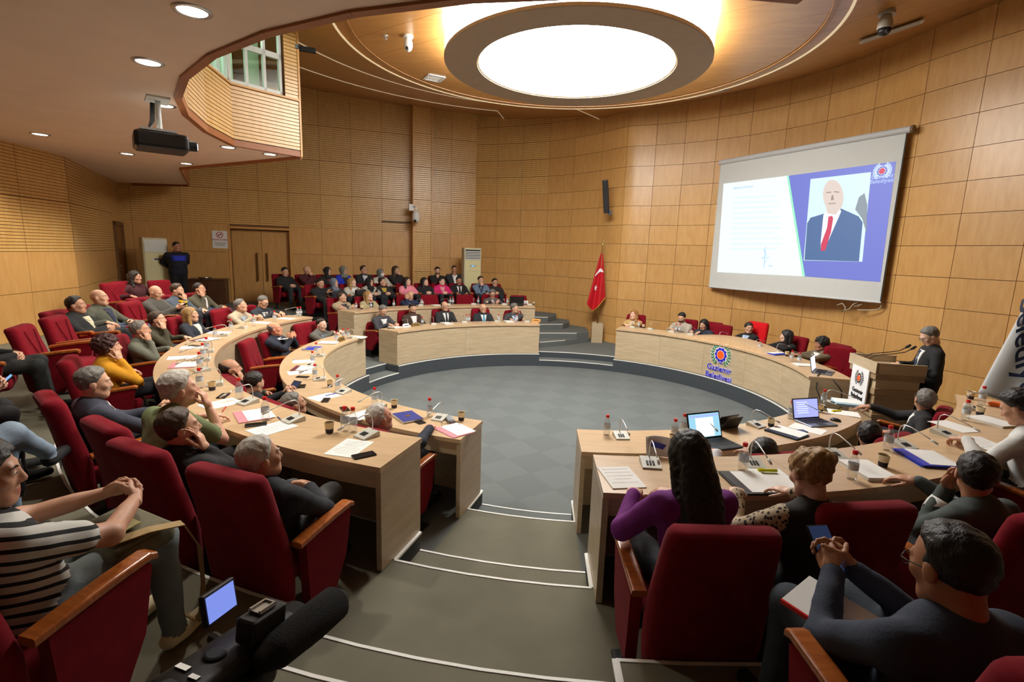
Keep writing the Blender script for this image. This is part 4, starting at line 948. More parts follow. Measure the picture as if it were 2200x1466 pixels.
# --- hair styles, in the head frame
def hair_sdf(style):
    def f(p):
        hl = .75*p[:, 1]-.66*p[:, 2]; w = wob(p, 95, .0040)+wob(p, 190, .0016, 2.); base = ell(p, (0, -.014, .026), (.076, .096, .09)); edge = wob(p, 130, .005, 2.)
        def cap(sh, t):
            z = p[:, 2]; yb = np.interp(z, [-.085, -.068, -.03, -.015, .005, .03, .05, .07, .085, .12], [-.16, -.05, -.034, -.012, .004, .022, .036, .049, .072, .12])+sh*np.clip((z-.02)/.03, 0, 1)
            b_ = yb-p[:, 1]+edge; th = t*np.clip(b_/.04, 0, 1)**.6*(.4+.9*np.clip((z-.0)/.07, 0, 1)); return np.maximum(base-th+w*np.clip(b_/.03, 0, 1), -b_)
        if style == 'short': return cap(.0, .013)
        if style == 'crop': return cap(-.004, .008)
        if style == 'full': return cap(.004, .022)
        if style == 'receding': return cap(-.036, .014)
        if style == 'fringe': return np.maximum(cap(-.05, .012), p[:, 2]-.050+.6*(p[:, 1]+.02))
        shell = ell(p, (0, -.016, .027), (.086, .107, .100))
        if style == 'curly':
            d = np.maximum(ell(p, (0, -.02, .04), (.105, .12, .115)), hl-.03); return np.maximum(d+wob(p, 70, .012)+wob(p, 140, .006, 1.), -p[:, 2]-.07)
        if style in ('long', 'verylong', 'wavy'):
            z1 = {'long': -.20, 'verylong': -.42, 'wavy': -.19}[style]
            d = np.maximum(ell(p, (0, -.016, .030), (.092, .113, .106)), hl-.016)
            for s in (-1, 1): d = smin(d, cone(p, (s*.078, -.012, .02), (s*.09, -.02, z1), .026, .038), .03)
            d = smin(d, ell(p, (0, -.085, z1*.5+.01), (.098, .045, -z1*.5+.08)), .04)
            d = np.maximum(d, -(ell(p, (0, .095, -.022), (.068, .115, .096))))
            return d+w+(wob(p, 60, .010, .4) if style == 'wavy' else 0.)
        if style in ('bun', 'updo'):
            d = np.maximum(shell, hl-.012); d = np.maximum(d, -p[:, 2]-.075)
            r = .05 if style == 'bun' else .062
            return smin(d, np.linalg.norm(p-np.array((0, -.105, .055 if style == 'updo' else .0)), axis=1)-r, .03)+w*1.3+(wob(p, 55, .009, .3) if style == 'updo' else 0)
        if style == 'scarf':
            d = ell(p, (0, -.012, .022), (.094, .114, .110)); d = smin(d, ell(p, (0, -.01, -.12), (.088, .085, .09)), .05); d = smin(d, ell(p, (0, .0, -.18), (.125, .10, .06)), .05)
            face = ell(p, (0, .10, -.008), (.052, .10, .082)); return np.maximum(d, -face)+wob(p, 40, .004)
        if style == 'beard':
            d = ell(p, (0, .026, -.040), (.066, .072, .084)); d = np.maximum(d, p[:, 2]+.045); d = np.maximum(d, .02-p[:, 1]-.3*(p[:, 2]+.05))
            d = np.maximum(d, -ell(p, (0, .095, -.064), (.02, .05, .009))); return d+w
        if style == 'moustache':
            return np.maximum(smin(cone(p, (-.026, .080, -.054), (0, .092, -.047), .006, .007), cone(p, (.026, .080, -.054), (0, .092, -.047), .006, .007), .006), -1.)
        if style == 'mask':
            d = ell(p, (0, .030, -.045), (.064, .078, .07)); d = np.maximum(d, p[:, 2]+.012); return np.maximum(d, .035-p[:, 1])
    return f
HAIR = {}
def hair_mesh(style, h):
    k = (style, h)
    if k not in HAIR:
        z0 = {'verylong': -.50, 'long': -.29, 'wavy': -.27, 'scarf': -.27}.get(style, -.15)
        v, q = surface_net(hair_sdf(style), (-.15, -.18, z0), (.15, .14, .19), h)
        me = bpy.data.meshes.new(style); me.from_pydata(v.tolist(), [], q.tolist()); me.polygons.foreach_set('use_smooth', [True]*len(q)); me.materials.append(None); HAIR[k] = me
    return HAIR[k]
def eye_mesh():
    mb = MB()
    for s in (-1, 1):
        c = Vector((s*.031, .0795, .004)); secs = []
        for i in range(6):
            a = math.pi*i/5; r = .0118*math.sin(a)+.0002; secs.append([c+Vector((r*math.cos(2*math.pi*k/10), .0118*math.cos(a), r*.62*math.sin(2*math.pi*k/10))) for k in range(10)])
        b = len(mb.m); mb.loft(secs)
        for i in range(10): mb.m[b+i] = 1
        mb.m[b+50] = 1; mb.m[b+51] = 0
    me = bpy.data.meshes.new('eyes'); me.from_pydata(mb.v, [], mb.f); me.materials.append(mat('eye white', (.75, .74, .72), .3, .02)); me.materials.append(mat('dark iris', (.02, .012, .008), .2, .02))
    me.polygons.foreach_set('material_index', mb.m); return me
def brow_mesh():
    mb = MB()
    for s in (-1, 1): mb.tube([(s*.014, .0905, .021), (s*.03, .0895, .027), (s*.048, .076, .021)], [.0038, .0042, .002], 5)
    me = bpy.data.meshes.new('eyebrows'); me.from_pydata(mb.v, [], mb.f); me.materials.append(None); return me
def glasses_mesh():
    mb = MB()
    for s in (-1, 1):
        c = (s*.033, .100, .0); pts = [Vector((c[0]+.026*math.cos(a), c[1]-.006*abs(math.cos(a)), c[2]+.019*math.sin(a))) for a in [2*math.pi*i/12 for i in range(13)]]
        mb.tube(pts, .0022, 5, cap=False); mb.tube([(s*.058, .097, .006), (s*.077, .06, .006), (s*.083, -.02, .002)], .0022, 5)
    mb.tube([(-.009, .100, .006), (0, .106, .007), (.009, .100, .006)], .002, 5)
    me = bpy.data.meshes.new('glasses'); me.from_pydata(mb.v, [], mb.f); me.materials.append(mat('dark spectacle frame', (.02, .018, .016), .3)); return me
EYES, BROWS, SPECS = eye_mesh(), brow_mesh(), glasses_mesh()
HAIRC = {'black': (.008, .007, .007), 'dark': (.018, .012, .009), 'brown': (.055, .03, .016), 'grey': (.17, .16, .145), 'white': (.50, .47, .42), 'blond': (.36, .21, .075), 'redblond': (.36, .16, .05), 'darkred': (.05, .014, .012)}
def hairmat(c):
    if isinstance(c, str): return mat('hair '+c, HAIRC[c], .5, .35, 60, bump=.4, bscale=160, stretch=(1, 1, .25))
    return mat('cloth %d_%d_%d' % c, srgb(*c), .85, .10, 16, bump=.15, bscale=90)
def skinmat(c): return mat('skin %d_%d_%d' % c, srgb(*c), .5, .08, 22, bump=.05, bscale=220)
LIP = mat('lips', srgb(176, 104, 92), .45, .05, 30)
def clothmat(c):
    if isinstance(c, str): return MATS[c]
    return mat('cloth %d_%d_%d' % c, srgb(*c), .85, .10, 16, bump=.15, bscale=90)
def stripe_mat():
    m, nt, b = _nt('black and white stripes'); L = nt.links.new; tc = _n(nt, 'ShaderNodeTexCoord'); mp = _n(nt, 'ShaderNodeMapping'); mp.inputs['Rotation'].default_value = (.35, .1, 0); L(tc.outputs['Object'], mp.inputs[0])
    wv = _n(nt, 'ShaderNodeTexWave', Scale=8.5, Distortion=1.0); wv.bands_direction = 'Z'; wv.inputs['Detail Scale'].default_value = .6; L(mp.outputs[0], wv.inputs[0])
    cr = _n(nt, 'ShaderNodeValToRGB'); cr.color_ramp.interpolation = 'CONSTANT'; cr.color_ramp.elements[0].color = (.012, .012, .014, 1); cr.color_ramp.elements[1].position = .30; cr.color_ramp.elements[1].color = (.62, .62, .58, 1)
    L(wv.outputs[0], cr.inputs[0]); L(cr.outputs[0], b.inputs['Base Color']); b.inputs['Roughness'].default_value = .9; MATS['stripes'] = m
def leopard_mat():
    m, nt, b = _nt('leopard print'); L = nt.links.new; tc = _n(nt, 'ShaderNodeTexCoord'); vo = _n(nt, 'ShaderNodeTexVoronoi', Scale=42.); L(tc.outputs['Object'], vo.inputs['Vector'])
    cr = _n(nt, 'ShaderNodeValToRGB'); cr.color_ramp.interpolation = 'CONSTANT'; cr.color_ramp.elements[0].color = (.03, .018, .012, 1); cr.color_ramp.elements[1].position = .36; cr.color_ramp.elements[1].color = (.50, .40, .27, 1)
    L(vo.outputs['Distance'], cr.inputs[0]); L(cr.outputs[0], b.inputs['Base Color']); b.inputs['Roughness'].default_value = .9; MATS['leopard'] = m
stripe_mat(); leopard_mat()
def basis(y, z):
    y = np.array(y, float); y /= np.linalg.norm(y); z = np.array(z, float); z = z-y*(z@y); z /= np.linalg.norm(z)+1e-9; x = np.cross(y, z); return np.stack([x, y, z], 1)
def ik(S, H, pole, a, b):
    S, H = np.array(S, float), np.array(H, float); d = H-S; L = np.linalg.norm(d)
    if L > (a+b)*.985: H = S+d/L*(a+b)*.985; d = H-S; L = np.linalg.norm(d)
    x = (a*a-b*b+L*L)/(2*L); hgt = math.sqrt(max(a*a-x*x, 0)); u = d/L; pl = np.array(pole, float); pl = pl-u*(pl@u); pl /= np.linalg.norm(pl)+1e-9
    return S+u*x+pl*hgt, H
PN = []
def person(loc, facing, H, label, seated=True, lean=-14, top=(40, 42, 48), shirt=None, tie=None, legs=(36, 38, 44), skin=(206, 160, 132), hair='short', hcol='dark', beard=None, fem=False, pose='lap', look=None, lookz=None, glasses=False, bulk=0., h=.022, yaw=0., shoes=(20, 18, 18), sleeve='long', cross=False, deskz=.76, vneck=.75, mask=False, cuff=None, roll=0., legs_out=0., arms=None, yoke=None):
    """seated or standing figure; local frame +Y forward, z=0 on the floor; facing = world angle of +Y"""
    sw = .165 if fem else .185; bk = bulk
    if seated:
        Pv = np.array((0, -.03, .50)); zs = H-.295; yl = (zs-Pv[2])*math.tan(lean*D2R)
        Sc = np.array((0, Pv[1]+yl, zs))
    else: Pv = np.array((0, 0, .92)); Sc = np.array((0, .0+.12*math.sin(lean*D2R), H-.30))
    up = (Sc-Pv); L = np.linalg.norm(up); up /= L; fw = np.cross(up, np.array((1., 0, 0))); fw = -fw if fw[1] < 0 else fw
    R = np.stack([np.array((1., 0, 0)), fw, up], 1)
    T = lambda x, y, z: Pv+R@np.array((x, y, z*L))
    def tor(p): return (p-Pv)@R
    # head orientation
    nk = T(0, .005, 1.04); hc = nk+np.array((0, .035+.03*max(lean, 0)/20, .172)); hc[2] = H-.118
    c, s = math.cos(facing), math.sin(facing)     # world dir of +Y is (cos, sin)
    ln = np.array(loc, float)
    if look is not None:
        dv = np.array(look, float)-(ln+np.array((0, 0, hc[2]))); lx = dv[0]*s-dv[1]*c; ly = dv[0]*c+dv[1]*s
        hy = math.atan2(-lx, ly); hp = math.atan2(dv[2], math.hypot(lx, ly)); hy = max(-1.15, min(1.15, hy)); hp = max(-.55, min(.35, hp))
    else: hy, hp = yaw, -.1
    HR = np.array(Matrix.Rotation(hy, 3, 'Z') @ Matrix.Rotation(hp, 3, 'X') @ Matrix.Rotation(roll, 3, 'Y'))
    hc = hc+HR@np.array((0, .02*math.sin(-hp), 0))
    # arms
    W = {}
    for sd in (-1, 1):
        side = 'R' if sd > 0 else 'L'; pz = pose
        ps = pose if isinstance(pose, str) else pose[0 if sd < 0 else 1]
        Sh = T(sd*(sw+bk*.5), 0, .93); pole = (sd*.7, -.35, -.75); hd = None; pn = (0, 0, -1); curl = .35
        zl = .63 if seated else .95
        if ps == 'lap': Ht = (sd*.075, Pv[1]+.30, zl); hd = (-sd*.75, .55, -.1); pn = (-sd*.5, -.6, -.4); curl = .5; pole = (sd*.9, -.3, -.5)
        elif ps == 'laphigh': Ht = (sd*.085, Pv[1]+.40, .73); hd = (-sd*.7, .6, .25); pn = (-sd*.5, -.6, -.4); curl = .5; pole = (sd*.9, -.3, -.5)
        elif ps == 'thigh': Ht = (sd*.13, .30, .62); hd = (0, .95, -.25); curl = .3
        elif ps == 'desk': Ht = (sd*.17, .40, deskz+.025); hd = (-sd*.45, .9, -.08); curl = .3
        elif ps == 'deskin': Ht = (sd*.08, .40, deskz+.03); hd = (-sd*.7, .6, -.05); curl = .4
        elif ps == 'write': Ht = (sd*.10, .38, deskz+.04); hd = (-sd*.3, .9, -.2); curl = .6
        elif ps == 'arm': Ht = (sd*.30, .14, .665); hd = (0, 1, -.15); curl = .35; pole = (sd*.5, -.8, -.3)
        elif ps in ('chin', 'mouth', 'cheek', 'temple'):
            dx, dy, dz = {'chin': (.02, .10, -.20), 'mouth': (.03, .13, -.17), 'cheek': (.092, .082, -.155), 'temple': (.11, .05, -.09)}[ps]
            Ht = hc+HR@np.array((sd*dx, dy, dz)); hd = HR@np.array((-sd*.12, -.12, 1.)); pn = HR@np.array((-sd*.5, -1., 0)); curl = .28 if ps in ('cheek', 'temple') else .55; pole = (sd*.35, .2, -1.)
        elif ps == 'crossed': Ht = T(-sd*.07, .22+.02*sd, .58); hd = (-sd*.9, .1, .1); pn = (0, -1, 0); curl = .3; pole = (sd*1., .1, -.6)
        elif ps == 'phone': Ht = (sd*.05, .34, .70); hd = (-sd*.25, .7, .4); pn = (-sd*.8, -.2, -.4); curl = .6
        elif ps == 'high': Ht = T(sd*.02, .30, .80); hd = (-sd*.8, .2, .4); pn = (-sd*.3, -.9, 0); curl = .7; pole = (sd*.8, -.1, -.7)
        elif ps == 'back': Ht = (sd*.10, -.20, .98); hd = (-sd*.7, -.1, -.6); pn = (0, -1, 0); curl = .5; pole = (sd*.8, -.6, 0)
        elif ps == 'lectern': Ht = (sd*.19, .26, 1.06); hd = (-sd*.1, .95, -.15); curl = .35
        elif ps == 'drop': Ht = (sd*.27, .0, .45 if seated else .80); hd = (0, .1, -1.); pn = (-sd, 0, 0)
        else: Ht = ps; hd = (0, 1, 0)
        El, Wr = ik(Sh, Ht, pole, .275, .245); W[sd] = (Sh, El, Wr, np.array(hd, float), np.array(pn, float), curl)
    # primitives: label (0 top, 1 legs, 2 shoes, 3 skin), blend, box, function
    pr = []
    def C(lb, a, b, r0, r1, k):
        a, b = np.array(a, float), np.array(b, float); m = max(r0, r1)+k+.05
        pr.append((lb, k, np.minimum(a, b)-m, np.maximum(a, b)+m, lambda p: cone(p, a, b, r0, r1)))
    def E(lb, w_, y, rx, ry, rz, k):
        c_ = T(0, y, w_); m = max(rx, ry, rz)+k+.05; pr.append((lb, k, c_-m, c_+m, lambda p: ell((p-Pv)@R, (0, y, w_*L), (rx, ry, rz))))
    E(0, .05, .0, .155+bk, .120+bk, .15, .05); E(0, .40, .012, .150+bk*1.2, .115+bk*1.4, .17, .06); E(0, .72, .004, .170+bk, .115+bk*.8, .18, .06)
    if fem: E(0, .62, .075, .115, .055, .07, .05)
    C(0, T(-sw+.03, -.005, .90), T(sw-.03, -.005, .90), .072+bk*.3, .072+bk*.3, .05)
    C(0, T(0, -.014, .92), nk+np.array((0, -.016, .018)), .092, .060, .05)
    for sd in (-1, 1):
        Sh, El, Wr, hd, pn, curl = W[sd]
        if sleeve == 'short':
            C(0, Sh, Sh+(El-Sh)*.62, .066, .060, .03); C(3, Sh, El, .048, .041, .01); C(3, El, Wr, .041, .027, .015)
        else: C(5 if arms else 0, Sh, El, .063+bk*.3, .053, .03); C(5 if arms else 0, El, Wr, .052, .039, .02)
    if seated:
        for sd in (-1, 1):
            hip = np.array((sd*.085, Pv[1]+.03, .505)); kn = np.array((sd*(.13 if not cross else .05), .42+legs_out*.3, .53)); an = np.array((sd*.14, .44+legs_out, .10))
            if cross and sd == cross: kn = np.array((-sd*.02, .43, .64)); an = np.array((-sd*.24, .66, .40))
            elif cross: kn = np.array((sd*.10, .41, .52)); an = np.array((sd*.08, .40+legs_out, .10))
            C(1, hip, kn, .088+bk*.4, .066, .04); C(1, kn, an, .064, .048, .03)
            up_ = cross and sd == cross
            C(2, an+np.array((sd*.01, 0, -.06) if up_ else (0, -.03, -.05)), an+np.array((-sd*.09, .13, -.05) if up_ else (0, .16, -.05)), .042, .036, .02)
        lo = (-.50, -.50, .0); hi = (.50, .95+max(legs_out, 0), H)
    else:
        for sd in (-1, 1):
            hip = np.array((sd*.09, 0, .90)); kn = np.array((sd*.11, .02, .48)); an = np.array((sd*.12, -.01, .09))
            C(1, hip, kn, .095+bk*.4, .068, .05); C(1, kn, an, .066, .052, .03); C(2, an+np.array((0, -.03, -.045)), an+np.array((0, .16, -.05)), .042, .036, .02)
        lo = (-.5, -.45, .0); hi = (.5, .55, H)
    bl = np.min([q_[2] for q_ in pr], 0)+.07; bh = np.max([q_[3] for q_ in pr], 0)-.07; lo = np.maximum(bl, (-9, -9, -.01)); hi = bh
    def body(p):
        d = np.full(len(p), .30)
        for lb, k, b0, b1, fn in pr:
            m = ((p > b0) & (p < b1)).all(1)
            if m.any(): d[m] = smin(d[m], fn(p[m]), k)
        near = np.abs(d) < .08
        if near.any(): d[near] += wob(p[near], 26, .0045)+wob(p[near], 48, .0022, 1.)
        return d
    v, q = surface_net(body, lo, hi, h)
    labs = np.argmin(np.stack([q_[4](v) for q_ in pr], 1), 1); labs = np.array([q_[0] for q_ in pr])[labs]
    fm = np.array([np.bincount(r, minlength=6).argmax() for r in labs[q]])
    mats = [clothmat(top), clothmat(legs), clothmat(shoes), skinmat(skin), LIP]+([clothmat(arms)] if arms else [])
    V = [v]; Q = [q]; MI = [fm]; n = len(v)
    hh = .0055 if h < .016 else (.007 if h < .02 else .009)
    hv, hq, lips = head_mesh(fem, hh); nw = np.clip((hv[:, 2:3]+.21)/.13, 0, 1); nw = nw*nw*(3-2*nw); NR = np.array(Matrix.Rotation(hy*.4, 3, 'Z') @ Matrix.Rotation(-lean*.4*D2R, 3, 'X'))
    V.append((hv@HR.T)*nw+(hv@NR.T)*(1-nw)+hc); Q.append(hq+n); MI.append(np.where(lips[hq].all(1), 4, 3)); n += len(hv)
    for sd in (-1, 1):
        Sh, El, Wr, hd, pn, curl = W[sd]; xv, xq = hand_mesh(curl, .0045 if h < .016 else (.006 if h < .02 else .0085))
        B = basis(hd, -pn); xv = xv*np.array((-1. if sd > 0 else 1., 1, 1)); 
        if sd > 0: xq = xq[:, ::-1]
        sc_ = .92 if fem else 1.0
        V.append(xv*sc_@B.T+Wr+B@np.array((0, .012, 0))); Q.append(xq+n); MI.append(np.full(len(xq), 3)); n += len(xv)
    V = np.concatenate(V); Q = np.concatenate(Q); MI = np.concatenate(MI)
    me = bpy.data.meshes.new('person'); me.from_pydata(V.tolist(), [], Q.tolist())
    for m in mats: me.materials.append(m)
    me.polygons.foreach_set('material_index', MI.astype(int).tolist()); me.polygons.foreach_set('use_smooth', [True]*len(Q)); me.update()
    o = bpy.data.objects.new('person', me); COL.objects.link(o); o.location = loc; o.rotation_euler = (0, 0, facing-math.pi/2); tag(o, label, 'person')
    HM = Matrix.Translation(hc) @ Matrix(HR.tolist()).to_4x4()
    def child(name, mesh, m=None, M=HM):
        c_ = bpy.data.objects.new(name, mesh); COL.objects.link(c_); c_.parent = o; c_.matrix_local = M
        if m is not None:
            c_.material_slots[0].link = 'OBJECT'; c_.material_slots[0].material = m
        return c_
    hr = .006 if h < .02 else .010
    if hair: child('headscarf' if hair == 'scarf' else 'hair', hair_mesh(hair, hr), hairmat(hcol))
    if beard: child(beard, hair_mesh(beard, .005), hairmat(hcol if not isinstance(hcol, tuple) else 'dark'))
    if mask: child('face_mask', hair_mesh('mask', .006), M_PAPER)
    child('eyes', EYES); child('eyebrows', BROWS, hairmat(hcol if isinstance(hcol, str) else 'dark'))
    if glasses: child('glasses', SPECS)
    # garment front pieces, laid on the chest surface
    def front(xz, off):
        ys = np.linspace(.26, .0, 27); n_ = len(xz); pp = np.array([T(x, y, z) for x, z in xz for y in ys]); dd = body(pp).reshape(n_, 27)
        k = np.argmax(dd < 0, 1); return [T(x, (ys[kk] if dd[i, kk] < 0 else 0.)+off+.004, z) for i, ((x, z), kk) in enumerate(zip(xz, k))]
    def strip(name, rows, m, off):
        mb = MB(); nc = 5; pts = front([(x0+(x1-x0)*i/(nc-1), z) for z, x0, x1 in rows for i in range(nc)], off)
        mb.add(pts, [(j*nc+i, j*nc+i+1, (j+1)*nc+i+1, (j+1)*nc+i) for j in range(len(rows)-1) for i in range(nc-1)])
        c_ = mb.build(name, m, o, smooth=True); md = c_.modifiers.new('thickness', 'SOLIDIFY'); md.thickness = .006; md.offset = 0; return c_
    if shirt is not None:
        z0 = 1-vneck; zz = [z0+(1.0-z0)*i/8 for i in range(9)]
        strip('shirt_front', [(z, -.008-.072*((z-z0)/(1-z0))**.8, .008+.072*((z-z0)/(1-z0))**.8) for z in zz], clothmat(shirt), .002)
        cl = MB().tube([tuple(nk+np.array((.062*math.sin(a), -.012+.058*math.cos(a), .006-.02*math.cos(a)))) for a in [2*math.pi*i/14 for i in range(15)]], .012, 6, cap=False); cl.build('collar', clothmat(shirt), o, smooth=True)
    if yoke is not None: strip('blue_yoke', [(z, -.165, .165) for z in (.62, .7, .78, .86, .93)], clothmat(yoke), .004)
    if tie is not None:
        z0 = max(.15, 1-vneck); strip('tie', [(z0, -.012, .012), (z0+.05, -.03, .03), (.6, -.026, .026), (.88, -.016, .016), (.92, -.022, .022), (.985, -.026, .026)], clothmat(tie), .010)
    PN.append((o, W, hc, HR)); return o

# ------------------------------------------------------------------ theatre chair
def make_chair(m, tall=1.0):
    """returns parts as (name, mesh); +Y forward, z=0 on the floor"""
    root = bpy.data.objects.new('theatre_chair', None); COL.objects.link(root); root.empty_display_size = .1
    secs = []
    for z, y, w_, t in ((.16, -.185, .235, .025), (.19, -.188, .255, .045), (.34, -.20, .268, .058), (.50, -.215, .268, .065), (.63, -.240, .262, .062), (.76, -.270, .252, .058), (.87, -.298, .242, .064), (.93, -.314, .234, .066), (.955, -.32, .222, .055), (.967, -.323, .195, .03)):
        z = .16+(z-.16)*tall
        secs.append([Vector((x, y+yy-.018*(1-(x/w_)**2)*0+.02*(abs(x)/w_)**2, z-.012*math.cos(min(1, abs(x)/w_)*math.pi)*(1 if z > .86*tall else 0))) for x, yy in rrect(w_, t, t*.85, 4)])
    o = MB().loft(secs).build('backrest', m, root, smooth=True)
    # stitched front cushion line
    s2 = MB()
    for x in (-.12, .12): s2.tube([(x*.4, -.148, .55), (x*.75, -.185, .67), (x, -.222, .80)], .006, 5)
    s2.build('seam', m, o, smooth=True)
    b = MB(); rbox(b, (0, .03, .385), (.245, .25, .065), .05); b.build('seat', m, root, smooth=True)
    for sx in (-.29, .29):
        a = MB(); prof = [(-.10, .16), (.10, .16), (.19, .32), (.24, .575), (.21, .59), (-.12, .55)]
        a.add([(sx-.028, y, z) for y, z in prof]+[(sx+.028, y, z) for y, z in prof], [tuple(reversed(range(6))), tuple(range(6, 12))]+[(i, (i+1) % 6, 6+(i+1) % 6, 6+i) for i in range(6)])
        ap = a.build('arm_panel', m, root)
        c = MB(); c.loft([[Vector((sx+x, y, z+zz)) for x, zz in rrect(.036, .016, .01, 3)] for y, z in ((-.16, .562), (-.05, .578), (.10, .597), (.235, .608), (.26, .598))]); c.build('armrest', M_ARM, root, smooth=False)
        l = MB().box((sx, .0, .09), (.018, .03, .075)).box((sx, .0, .012), (.035, .13, .012)); l.build('leg', M_BLACK, root)
    return root
CH = make_chair(M_RED); CHT = make_chair(M_REDB, 1.14)
CHAIRS_USED = {}
def chair(loc, facing, label, proto=None, group='red theatre chairs'):
    proto = proto or CH
    if proto.name not in CHAIRS_USED: c = proto; CHAIRS_USED[proto.name] = 1
    else: c = copy_tree(proto)
    c.location = loc; c.rotation_euler = (0, 0, facing-math.pi/2); tag(c, label, 'chair', group); return c
# ------------------------------------------------------------------ people and their chairs
SCREEN_C = (4.6, 2.9, 3.3); SPEAKER = (4.0, -2.4, 1.9); PRES = (3.7, 2.5, 1.35)
LOOKS = {'S': SCREEN_C, 'P': SPEAKER, 'G': PRES}
def near(px, py, R, zf):       # nearest head height whose sight line point lies closest to radius R
    best = min((abs(polar(at(px, py, zf+k*.01))[0]-R)+.004*abs(k-112), k) for k in range(104, 124)); return at(px, py, zf+best[1]*.01)
CHF = {1: make_chair(M_RED, .95), 2: make_chair(M_RED, .90), 3: make_chair(M_RED, .84), 4: make_chair(M_RED, .90)}
def pick(zone, x, y): return CH if math.hypot(x-CAM[0], y-CAM[1]) < 6 else CHF[zone]
def place(px, py, zone, mode, val, label, lean=-14, turn=0., look='S', chairlab=None, proto=None, seatback=0., **kw):
    zf = ZT[zone]
    q = at(px, py, zf+val) if mode == 'z' else (atr(px, py, val) if mode == 'R' else near(px, py, val, zf))
    H = max(1.02, q[2]-zf); R, th = polar(q); facing = (th+180+turn)*D2R; f = np.array((math.cos(facing), math.sin(facing)))
    yl = (H-.295-.5)*math.tan(lean*D2R); hy = -.03+yl+.04+.03*max(lean, 0)/20
    loc = (q[0]-f[0]*hy, q[1]-f[1]*hy, zf)
    lk = LOOKS[look] if isinstance(look, str) and look in LOOKS else (None if look is None else look)
    if look == 'D': lk = (loc[0]+f[0]*.55, loc[1]+f[1]*.55, zf+.80)
    if look == 'C': lk = (0, 0, 1.)
    dist = math.hypot(q[0]-CAM[0], q[1]-CAM[1]); h = kw.pop('h', .012 if dist < 4 else (.016 if dist < 8 else .024))
    if lean > 4: kw['vneck'] = min(kw.get('vneck', .75), .5)
    o = person(loc, facing, H, label, lean=lean, look=lk, h=h, **kw)
    if chairlab:
        cf = (th+180)*D2R; cfv = (math.cos(cf), math.sin(cf))
        rr = math.hypot(loc[0]-cfv[0]*(.02+seatback), loc[1]-cfv[1]*(.02+seatback)); rr = min(rr, {1: 4.57 if (kw.get('deskz') is None) else 4.9, 2: 6.02}.get(zone, 99)); tl = math.atan2(loc[1], loc[0])
        chair((rr*math.cos(tl), rr*math.sin(tl), zf), cf, chairlab, proto or pick(zone, loc[0], loc[1]))
    return o
def empty_chair(px, py, zone, label, R=None, proto=None, turn=0., top=.955):
    zf = ZT[zone]; q = at(px, py, zf+top) if R is None else atr(px, py, R); th = polar(q)[1]; f = (th+180+turn)*D2R
    r = polar(q)[0]-.36; chair((r*math.cos(th*D2R), r*math.sin(th*D2R), zf), f, label, proto or pick(zone, q[0], q[1]))
SK1, SK2, SK3, SK4 = (214, 166, 136), (196, 146, 116), (226, 184, 160), (178, 126, 98)
NAVY, BLK, CHAR = (30, 36, 52), (24, 24, 27), (52, 54, 58)
W_ = (232, 232, 230)
# inner left desk
place(818, 868, 1, 'N', 4.66, 'person in navy suit at the aisle end of the inner left desk', top=NAVY, shirt=W_, hair='receding', hcol='white', pose=('arm', 'desk'), bulk=.02, chairlab='red chair at the aisle end of the inner left desk', skin=(222, 160, 136))
place(632, 842, 1, 'N', 4.66, 'person in dark suit at inner left desk, head just above the outer desk', top=BLK, shirt=W_, hair='crop', hcol='grey', pose='lap', chairlab='red chair hidden behind the outer left desk, second from the aisle', skin=SK2)
place(545, 800, 1, 'N', 4.66, 'person in dark suit holding a tablet at the inner left desk', top=(30, 30, 34), shirt=(90, 110, 140), hair='short', hcol='dark', pose='phone', chairlab='red chair under the person with the tablet', look='D', turn=25)
place(497, 771, 1, 'N', 4.66, 'person in dark green jacket leaning cheek on hand at inner left desk', top=(48, 52, 40), hair='fringe', hcol='dark', beard='beard', pose=('lap', 'cheek'), look='S', skin=SK2, chairlab='red chair under the person in the dark green jacket')
place(592, 692, 1, 'R', 4.72, 'person in navy suit and tie with clasped raised hands, leaning back', top=NAVY, shirt=W_, tie=(60, 66, 90), hair='fringe', hcol='grey', pose='high', lean=-20, look='S', skin=(222, 150, 116), chairlab='red chair under the person with clasped raised hands', bulk=.015, h=.018)
place(690, 686, 1, 'R', 4.62, 'person in grey suit bent over papers at end of inner left desk', top=(96, 94, 88), shirt=(150, 180, 210), tie=(40, 44, 60), hair='receding', hcol='dark', pose='write', lean=8, look='D', chairlab='red chair at the far end of the inner left desk', skin=SK3)
empty_chair(520, 728, 1, 'empty red chair with visible seat at the inner left desk', None)
empty_chair(643, 697, 1, 'empty red chair beside the person with clasped raised hands', 4.95)
# outer left desk
place(560, 938, 2, 'N', 6.12, 'person in black suit with interlaced hands in the nearest left chair', top=(30, 34, 42), shirt=W_, hair='short', hcol='white', pose='lap', lean=-16, look='S', skin=SK2, legs=(78, 80, 82), chairlab='nearest large red chair left of the aisle', bulk=.01, turn=14)
place(385, 878, 2, 'N', 6.1, 'person in black zip jacket pressing fingers to the cheek', top=(26, 27, 30), hair='short', hcol='brown', beard='beard', pose=('lap', 'cheek'), lean=-8, look='S', skin=SK1, turn=14, chairlab='red chair behind the person in black zip jacket')
place(385, 800, 2, 'z', 1.20, 'person in olive shirt leaning on the outer left desk, fist at mouth', top=(106, 118, 78), hair='full', hcol='white', pose=('desk', 'mouth'), lean=14, look='S', skin=(224, 170, 144), sleeve='short', bulk=.03, turn=10, chairlab='red chair behind the person in the olive shirt')
place(200, 790, 2, 'N', 6.05, 'person in navy blazer looking at a phone by the outer left desk', top=(58, 62, 76), shirt=W_, hair='short', hcol='grey', beard='moustache', pose='phone', lean=-12, look='G', skin=SK1, turn=8, chairlab='red chair behind the person with the phone')
